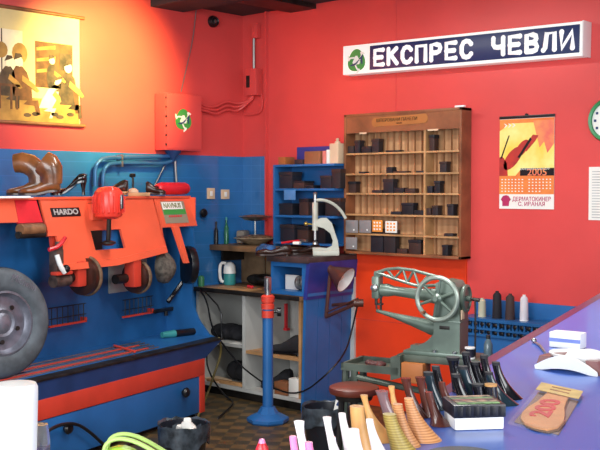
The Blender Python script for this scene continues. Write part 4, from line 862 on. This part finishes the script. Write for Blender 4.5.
sc = onz(354,388,.665); st_ = thing('round_stool', 'round reddish brown stool seat in front of sewing machine', 'stool', (sc.x,sc.y,0))
build(M().lathe([(.085,.64), (.100,.645), (.104,.655), (.102,.67), (.085,.677), (.003,.678)], (sc.x,sc.y,0)), 'seat', mat('red_brown_seat',(104,46,32),.35,var=.1), st_)
build(M().lathe([(.075,.62), (.08,.64)], (sc.x,sc.y,0)), 'seat_ring', DKMET, st_)
for i in range(4):
    a = i*PI/2+.75; build(M().tube([(sc.x+.05*math.cos(a),sc.y+.05*math.sin(a),.625), (sc.x+.085*math.cos(a),sc.y+.085*math.sin(a),0)], .013), 'leg', DKMET, st_)
build(M().torus((sc.x,sc.y,.2), (0,0,1), .076, .007), 'foot_ring', DKMET, st_)

def bin_(c, r, h, name, lab, seed):
    t = thing(name, lab, 'waste bin', c); c = V(c); rnd = random.Random(seed)
    build(M().lathe([(r*.72,0), (r*.78,.01), (r*.97,h-.01), (r,h), (r*.95,h), (r*.74,.015), (.01,.015)], c, seg=30), 'bucket', mat(name+'_plastic',(30,34,44),.35,var=.15), t)
    n = 30; R0 = []; R1 = []; R2 = []
    for i in range(n):
        a = 2*PI*i/n; j = rnd.uniform(-.015,.015); e = rnd.uniform(-.012,.012); u = V((math.cos(a), math.sin(a), 0))
        R0.append(c+u*(r*1.03+abs(j)*.3)+V((0,0,h-.10+e*2))); R1.append(c+u*(r*1.05+abs(j)*.4)+V((0,0,h+.008+e*.5))); R2.append(c+u*(r*.9+j)+V((0,0,h-.05)))
    R3 = [c+(p-c)*.6+V((0,0,-.06)) for p in R2]
    for p in R3: p.z = c.z+h*.35
    build(M().loft([R0, R1, R2, R3], cap=False), 'liner', LINER, t)
    return t
b2 = onz(326,461,0); bin_(b2, .125, .30, 'waste_bin', 'black lined waste bin in front of the blue bench side', 3)
tg = b2+RT*.07-FW*.115; tg.z = .345; t = thing('paper_tag', 'white printed tag hanging on the lined bin rim', 'tag', tg, YAW)
build(M(True).prism([(-.035,0,-.05), (.01,0,-.045), (.04,0,.02), (.025,0,.06), (.005,0,.045), (-.02,0,.02)], (0,.004,0)), 'tag_sheet', PAPER, t); build(M(True).box(-.012, .012, -.002, 0, -.02, .02, .0005, R=RY(.5)), 'tag_print', NAVY, t)
b1 = onz(184,478,0); bin_(b1, .125, .28, 'dustbin', 'black lined waste bin in front of the finishing machine', 5)
m = M(); 
for i, (dx, dz, s_) in enumerate(((.02,.0,.05), (.05,.03,.045), (.07,-.01,.05), (.04,.05,.03))): m.box(b1.x+dx-s_, b1.x+dx+s_*.6, b1.y-.01-s_*.5, b1.y+s_*.5, .22+dz, .27+dz, .012, R=RZ(i*.8) @ RY(.5*i+.3))
single(m, 'crumpled_paper', PAPER, 'crumpled white paper sticking out of the front waste bin', 'paper', b1+V((.03,0,.25)))

# ------------------------------------------------------------------ counter
CT = 1.05; ex = lambda y: 3.65+.194*(-1.517-y)
ct = thing('shop_counter', 'glossy blue laminate shop counter in the foreground', 'counter', (4.5,-3.2,0))
Y0, Y1 = -.75, -4.95
EDGE = [(3.42,-.75), (3.65,-1.517), (4.151,-3.193), (4.465,-4.098), (4.576,-4.41), (4.42,-4.46), (3.90,-4.74)]
INN = [(3.9,-5.0), (4.7,-4.86), (5.2,-4.5), (4.9,-.75)]
build(M().prism([(x,y,CT-.04) for x, y in EDGE+INN], (0,0,.04)), 'top', COUNT, ct)
build(M().prism([(3.415,-.75,CT-.041), (3.645,-1.517,CT-.041), (4.146,-3.193,CT-.041), (4.455,-4.09,CT-.041), (4.477,-4.084,CT-.041), (4.176,-3.185,CT-.041), (3.677,-1.507,CT-.041), (3.445,-.74,CT-.041)], (0,0,.0415)), 'edge_strip', MAROON, ct, 'maroon edge strip')
sh = lambda k: [(x+(k if x < 4.6 else -k), y+(-k if y > -3 else (k if y < -4.8 else 0))) for x, y in EDGE+INN]
sh = lambda k: [(4.55+(x-4.55)*(1-k), -3.0+(y+3.0)*(1-k)) for x, y in EDGE+INN]
build(M().prism([(x,y,.08) for x, y in sh(.05)], (0,0,CT-.12)), 'body', BLUE, ct)
build(M().prism([(x,y,0) for x, y in sh(.09)], (0,0,.08)), 'plinth', BLACK, ct)

# upturned shoe heels : narrow tip up, cupped seat down
HDULL = mat('dull_rubber_tip', (30,30,36), .75, var=.1)
def heel(px_b, py_b, px_t, py_t, mt_, lab, tw=8., bw=24., power=2.3, flare=0., tipmt=None, grp=None, rot=0.):
    b = onz(px_b, py_b, CT); dist = (b-CAM).dot(FW); ppm = F/dist
    # height from the tip's place in the picture, standing over the same footprint
    lean = (px_t-px_b)/ppm; h = on(px_t, py_t, b, FW).z - CT
    t = thing('shoe_heel', lab, 'shoe heel', b+V((0,0,.0005)), YAW+rot, grp)
    r0, r1 = tw/ppm/2, bw/ppm/2; rings = []; n = 16; K = 12
    for k in range(K+1):
        u = k/K; r = r0 + (r1-r0)*(1-u)**power + flare/ppm*max(0, u-.72)**2*8
        cx = lean*(1-(1-u)**1.35); ring = []
        for i in range(n):
            a = 2*PI*i/n; ca, sa = math.cos(a), math.sin(a)
            ring.append((cx + r*ca*(1 if ca > 0 else .8), r*.92*sa, max(0,u*h) + (0 if k else 0)))
        rings.append(ring)
    build(M(True).loft(rings[:-1]), 'heel_body', mt_, t); 
    top_ = [(p[0],p[1],p[2]) for p in rings[-2]]; tt = rings[-1]
    build(M(True).loft([top_, tt]), 'top_piece', tipmt or (HDULL if mt_ in (HBLK, HTEAL) else mt_), t)
    return t
G1, G2, G3 = 'white shoe heels on the counter', 'tan shoe heels on the counter', 'black shoe heels on the counter'
heel(315,489,298.5,421,HWHITE,'leftmost of the white shoe heels',8,22,2,grp=G1,flare=3)
heel(305,499,292.5,436,HPINK,'leftmost pink shoe heel in front row',8,20,2.2)
heel(322,497,308,442,HPINK,'right one of the two pink shoe heels',9,20,2.2)
heel(341,473,326.5,417,HWHITE,'second white shoe heel from the left, before the lined bin',7,20,2,grp=G1,flare=2)
heel(344,486,332,437,HWHITE,'short white shoe heel lowest in the front row',7,18,2,grp=G1)
heel(356,467,341.5,413,HWHITE,'tall white shoe heel right below the bin tag',8,24,2,grp=G1)
heel(362,474,353,429,HWHITE,'white block shoe heel with square tip',12,24,2.4,grp=G1)
heel(384,466,369,419,HWHITE,'rightmost of the white shoe heels',8,24,1.8,grp=G1)
heel(363,455,356,406,HTAN,'tan broad block shoe heel behind the white heels',16,26,2.4,grp=G2)
heel(381,440,363.5,395,HTAN,'slender tan shoe heel with long curved neck',6,34,2.4,grp=G2,flare=2)
heel(396,428,381,391,HMAUV,'mauve brown shiny shoe heel behind the tan heels',11,22,2.0,flare=3)
heel(403,452,388.5,414,HOLV,'olive striped stacked shoe heel',15,30,2.0,grp=G2)
heel(400,428,391,386,HTAN,'slim tan shoe heel beside the mauve brown one',5,20,2.2,grp=G2,flare=2)
heel(408,446,397,404,HSTK,'tan stacked shoe heel, left one of the striped pair',11,26,2.2,grp=G2)
heel(424,440,408,398,HSTK,'large tan stacked shoe heel, right one of the striped pair',10,36,1.7,grp=G2)
heel(419,417,405,378,HBRN,'dark brown slim shoe heel farthest left in the dark cluster',9,20,3.0,grp=G3,flare=2)
heel(431,416,419.5,377,HBRN,'reddish brown shoe heel second from left of dark cluster',9,20,3.0,grp=G3,flare=2)
heel(440,425,428,392,HBRN,'brown shoe heel with flared base beside the label box',9,26,3.8,grp=G3)
heel(439,409,427.5,372,HTEAL,'dark teal shoe heel right of the brown ones',10,22,2.8,grp=G3,flare=1)
heel(447,406,435,366,HBLK,'black shoe heel leaning left above the label box corner',9,20,3.0,grp=G3)
heel(460,392,452,357,HBLK,'black shoe heel with bright flared tip',11,20,3.0,grp=G3,flare=4)
heel(468,408,455,374,HBLK,'black shoe heel standing just behind the label box',10,24,2.6,grp=G3)
heel(475,392,465,352,HBLK,'tallest black shoe heel towards the sewing table',9,20,3.0,grp=G3)
heel(452,414,441,382,HBRN,'dark brown thin shoe heel right beside label box edge',8,18,3.0,grp=G3)
heel(478,404,462,366,HTEAL,'dark teal shoe heel in the middle of dark cluster',11,24,2.6,grp=G3)
heel(493,393,483,355,HBLK,'black shoe heel at the back right of dark cluster',9,22,3.0,grp=G3)
heel(482,407,477,384,HBLK,'short black block shoe heel behind label box',14,16,2.8,grp=G3)
heel(492,408,490,384,HBLK,'short black block shoe heel with tan tip',14,15,2.8,grp=G3,tipmt=HTAN)
heel(505,404,488,372,HTEAL,'dark teal shoe heel with wide base in front right',9,28,2.8,grp=G3)
heel(509,398,495,362,HBLK,'rightmost black shoe heel of the dark cluster',9,28,2.6,grp=G3)
heel(486,392,475,362,HMAUV if 0 else HBLK,'black shoe heel between the back right pair',10,20,2.2,grp=G3)


a = onz(455,431,CT); b = onz(504,429.5,CT); w = (b-a).length; ang = math.atan2((b-a).y, (b-a).x)
bx = thing('label_box', 'white box with black lid and striped labels on the counter', 'box', a+V((0,0,.0005)), ang)
dp = .075; build(N().box(0, w, 0, dp, 0, .024, .003), 'box_body', WHITE, bx)
ld = build(N().box(-.003, w+.003, -.003, dp+.003, .022, .046, .003), 'lid', mat('navy_black_lid',(24,26,38),.3,var=.1), bx)
s1 = N(); s2 = N(); s3 = N()
for i in range(5): (s1, s2, s3)[i % 3].box(.006, w-.006, .005+i*.014, .016+i*.014, .0462, .0475)
build([(s1, mat('label_green',(110,150,90),.6,var=.5,scale=60)), (s2, mat('label_tan',(186,150,120),.6,var=.5,scale=60)), (s3, mat('label_maroon',(120,60,60),.6,var=.5,scale=60))], 'label_strips', None, ld)
rb = N()
for i in range(6): rb.box(.004+i*w/6, .004+(i+1)*w/6-.006, -.0045, -.003, .026, .043, .001)
build(rb, 'lid_ribs', BLACK, ld)

# insole packet
P_ = [onz(*q, CT) for q in ((508,428), (557,441.5), (582.5,394), (541.7,388))]
pk = thing('insole_packet', 'clear packet of tan half insoles marked 200 in red', 'packet', P_[0]+V((0,0,.0005)))
e1 = (P_[1]-P_[0]); e2 = (P_[3]-P_[0]); e2 = (P_[3]+P_[2]-P_[0]-P_[1])/2
uv = lambda u, v, z: P_[0]+e1*u+e2*v+V((0,0,z))
INS = mat('tan_insole',(206,140,84),.5,var=.1,scale=20)
out = [(.14,.16), (.28,.10), (.5,.08), (.75,.10), (.9,.18), (.94,.32), (.88,.46), (.80,.58), (.76,.72), (.76,.84), (.28,.84), (.24,.7), (.2,.56), (.12,.42), (.08,.28)]
build(M().prism([uv(u,v,.003) for u, v in out], (0,0,.004)), 'insole', INS, pk)
build(M().prism([uv(u+.04,v-.02,.0012) for u, v in out], (0,0,.0015)), 'insole', DARKB, pk, 'dark brown lower insole')
build(M().prism([uv(.0,.80,.0085), uv(1.0,.80,.0085), uv(1.0,1.0,.0085), uv(0,1.0,.0085)], (0,0,.0012)), 'header_card', mat('cream_header',(206,176,110),.6,var=.15,scale=25), pk, 'cream header card')
build(M().prism([uv(u,v,.0004) for u, v in ((.03,.12), (.97,.10), (.98,.84), (.04,.84))], (0,0,.0006)), 'backing_card', mat('brown_backing',(128,100,92),.5), pk, 'brown backing card')
pln = M()
for k, v in enumerate((.86,.93)): pln.prism([uv(.3,v,.0098), uv(.75,v,.0098), uv(.75,v+.02,.0098), uv(.3,v+.02,.0098)], (0,0,.0004))
build(pln, 'header_print', BROWNP, pk)
film = M()
g = [[uv(i/8, j/8*1.0-.02, .0092+(.003*random.random() if j < 2 else .0006*random.random())) for i in range(9)] for j in range(8)]
film.loft(g, cap=False, closed=False); build(film, 'clear_wrapper', BAGC, pk)
tx = e1.normalized(); zt_ = V((0,0,1)); ty_ = zt_.cross(tx)
Rr = Matrix((tx, ty_, zt_)).transposed()
text('200', .052, uv(.48,.47,.0078), Rr @ RZ(2.16), mat('red_marker',(200,36,40),.5), pk, .0006, 2.1, 'price_marking', .0016)

# white dish and small box
a = onz(535,369,CT); b = onz(597,377,CT); dW = (b-a).length; ang = math.atan2((b-a).y, (b-a).x)
ds = thing('white_dish', 'white square dish with arched sides and brown flaps', 'dish', a+V((0,0,.0005)), ang)
def arch(n=16, h=.03): return [(dW*i/n, .010+h*math.sin(PI*i/n)) for i in range(n+1)]
up_ = arch(); lo_ = [(dW*i/16, max(.0, .0+.018*(1-abs(2*i/16-1)**3)*0+ .012*math.sin(PI*i/16)*(0 if i in (0,16) else 1))) for i in range(17)]
dD = .135
front = [(x,-.004-.0*z,z) for x, z in up_] + [(x,.0,max(0,z-.004)) for x, z in lo_[::-1]]
build(N().prism(front, (0,.006,0)), 'front_wall', WHITE, ds); build(N().prism([(x,y+dD,z) for x, y, z in front], (0,.006,0)), 'rear_wall', WHITE, ds)
build(N().lathe([(dW*.20,0), (dW*.36,.012), (dW*.46,.034), (dW*.45,.036), (dW*.34,.016), (.002,.010)], (dW/2,dD/2,.003), sy=.78), 'bowl', WHITE, ds)
for x0, x1 in ((-.006,.022), (dW-.022,dW+.006)):
    build(N().prism([(x0,.01,.0), (x1,.012,.0), (x1,dD-.01,.0), (x0,dD-.008,.0)], ((.012 if x0 < 0 else -.012),0,.032)), 'side_flap', MAROON if 0 else mat('dish_brown',(134,92,90),.3,var=.1), ds)
a = onz(549,347,CT); b = onz(580,350,CT); ang = math.atan2((b-a).y, (b-a).x); w = (b-a).length
wb_ = thing('small_carton', 'small shiny white carton behind the white dish', 'box', a+V((0,0,.0005)), ang)
build(N().box(0, w, 0, .05, 0, .042, .003, R=None), 'box_body', WHITE, wb_); build(N().box(-.0005, w+.0005, -.001, .0, .016, .026), 'blue_band', mat('blue_band',(120,140,210),.3), wb_)
p = onz(534,343,CT); single(M().tube([p+V((0,0,.004)), onz(540,347,CT)+V((0,0,.004)), onz(545,354,CT)+V((0,0,.004))], .0035).ell(p+V((0,0,.007)), (.008,.008,.007)), 'steel_clip', STEEL, 'small shiny steel clip beside the white carton', 'clip', p)
p = onz(463,459,CT); single(M().lathe([(.05,0.0005), (.062,.0015), (.062,.005), (.058,.006), (.003,.006)], p, sy=1), 'rubber_disc', mat('dark_disc',(34,44,54),.45,var=.1), 'dark round rubber disc at the counter front edge', 'disc', p)
p = onz(262,462,CT); t = thing('nail_varnish', 'small red glossy bottle with pale tip at counter edge', 'bottle', p+V((0,0,.0005)))
build(N().lathe([(.011,0), (.012,.01), (.010,.022), (.006,.03)], (0,0,0)), 'body', RPLAS, t); build(N().lathe([(.006,.03), (.004,.036), (.001,.037)], (0,0,0)), 'tip', HPINK, t)
# white tumbler, jar and lime pouch at the near left end of the counter
p = onz(17,513,CT); t = thing('white_tumbler', 'plain white tall cup at the bottom left corner', 'cup', p+V((0,0,.0005)))
dist = (p-CAM).dot(FW); hC = on(17,383,p,FW).z-CT; rC = 21.5/F*dist
build(N().lathe([(rC*.80,0), (rC*.84,.004), (rC*.93,hC*.5), (rC*1.0,hC*.9), (rC*1.0,hC*.97), (rC*.92,hC), (.002,hC+.002)], (0,0,0), seg=40), 'cup_body', WHITE, t)
p = onz(40,500,CT); t = thing('glass_jar', 'small clear jar with purple contents beside the white cup', 'jar', p+V((0,0,.0005)))
hJ = on(40,424,p,FW).z-CT
build(N().lathe([(.013,0), (.0145,.004), (.0145,hJ*.8), (.012,hJ)], (0,0,0)), 'glass', CLEAR, t); build(N().lathe([(.0125,.003), (.0125,hJ*.7), (.002,hJ*.72)], (0,0,0)), 'contents', mat('purple_liquid',(90,40,110),.2), t)
p = onz(135,466,CT); dist = (p-CAM).dot(FW); k = dist/F
t = thing('lime_pouch', 'lime green plastic pouch with two curved handles', 'pouch', p+V((0,0,.0005)), YAW)
bd = []
for i in range(9):
    u = i/8; x = (-26+60*u)*k; hz = (23-12*u)*k*(.55+.45*math.sin(PI*min(1,u*1.4+.15))); bd.append([(x, w_*.02, z_*hz) for w_, z_ in ((-1,.0), (-1.1,.5), (-.6,.95), (.0,1.), (.6,.95), (1.1,.5), (1,.0))])
build(N().loft(bd), 'pouch_body', LIME, t)
for y in (-.012,.018): build(N().tube([(-29*k,y,.003), (-30*k,y,18*k), (-25*k,y,27*k), (-12*k,y,30*k), (6*k,y,25*k), (32*k,y,9*k)], .0034, 8, 2), 'handle', mat('pale_lime',(186,216,120),.4), t)

# ------------------------------------------------------------------ light
def area(name, loc, target, sx, sy, e, col=(1,1,1)):
    l = bpy.data.lights.new(name, 'AREA'); l.shape = 'RECTANGLE'; l.size = sx; l.size_y = sy; l.energy = e; l.color = col
    o = bpy.data.objects.new(name, l); COL.objects.link(o); o.location = loc
    o.rotation_euler = (V(target)-V(loc)).to_track_quat('-Z', 'Y').to_euler(); return o
area('storefront_daylight', (4.6,-7.2,1.9), (2.4,0,1.3), 4.0, 2.2, 300, (.95,.98,1.0))
area('side_daylight', (7.4,-3.8,2.0), (4.3,-3.6,1.0), 2.4, 1.6, 95, (.96,.98,1.0))
area('ceiling_tube', (3.4,-2.6,2.74), (3.4,-2.6,0), 1.4, .25, 70, (1,.98,.94))
area('ceiling_tube', (1.6,-1.5,2.74), (1.6,-1.5,0), 1.2, .2, 34, (1,.97,.92))
sp_ = bpy.data.lights.new('picture_lamp', 'SPOT'); sp_.energy = 400; sp_.color = (1,.80,.20); sp_.spot_size = math.radians(76); sp_.spot_blend = .95; sp_.shadow_soft_size = .06
so = bpy.data.objects.new('picture_lamp', sp_); COL.objects.link(so); so.location = (1.0,-1.35,2.62); so.rotation_euler = (V((0,-1.32,2.28))-V(so.location)).to_track_quat('-Z','Y').to_euler()
w = bpy.data.worlds.new('room_world'); bpy.context.scene.world = w; w.use_nodes = True
w.node_tree.nodes['Background'].inputs[0].default_value = (.9,.95,1,1); w.node_tree.nodes['Background'].inputs[1].default_value = .62
vs = bpy.context.scene.view_settings; vs.view_transform = 'Standard'; vs.look = 'None'; vs.gamma = 1; vs.exposure = -.16; vs.use_curve_mapping = False
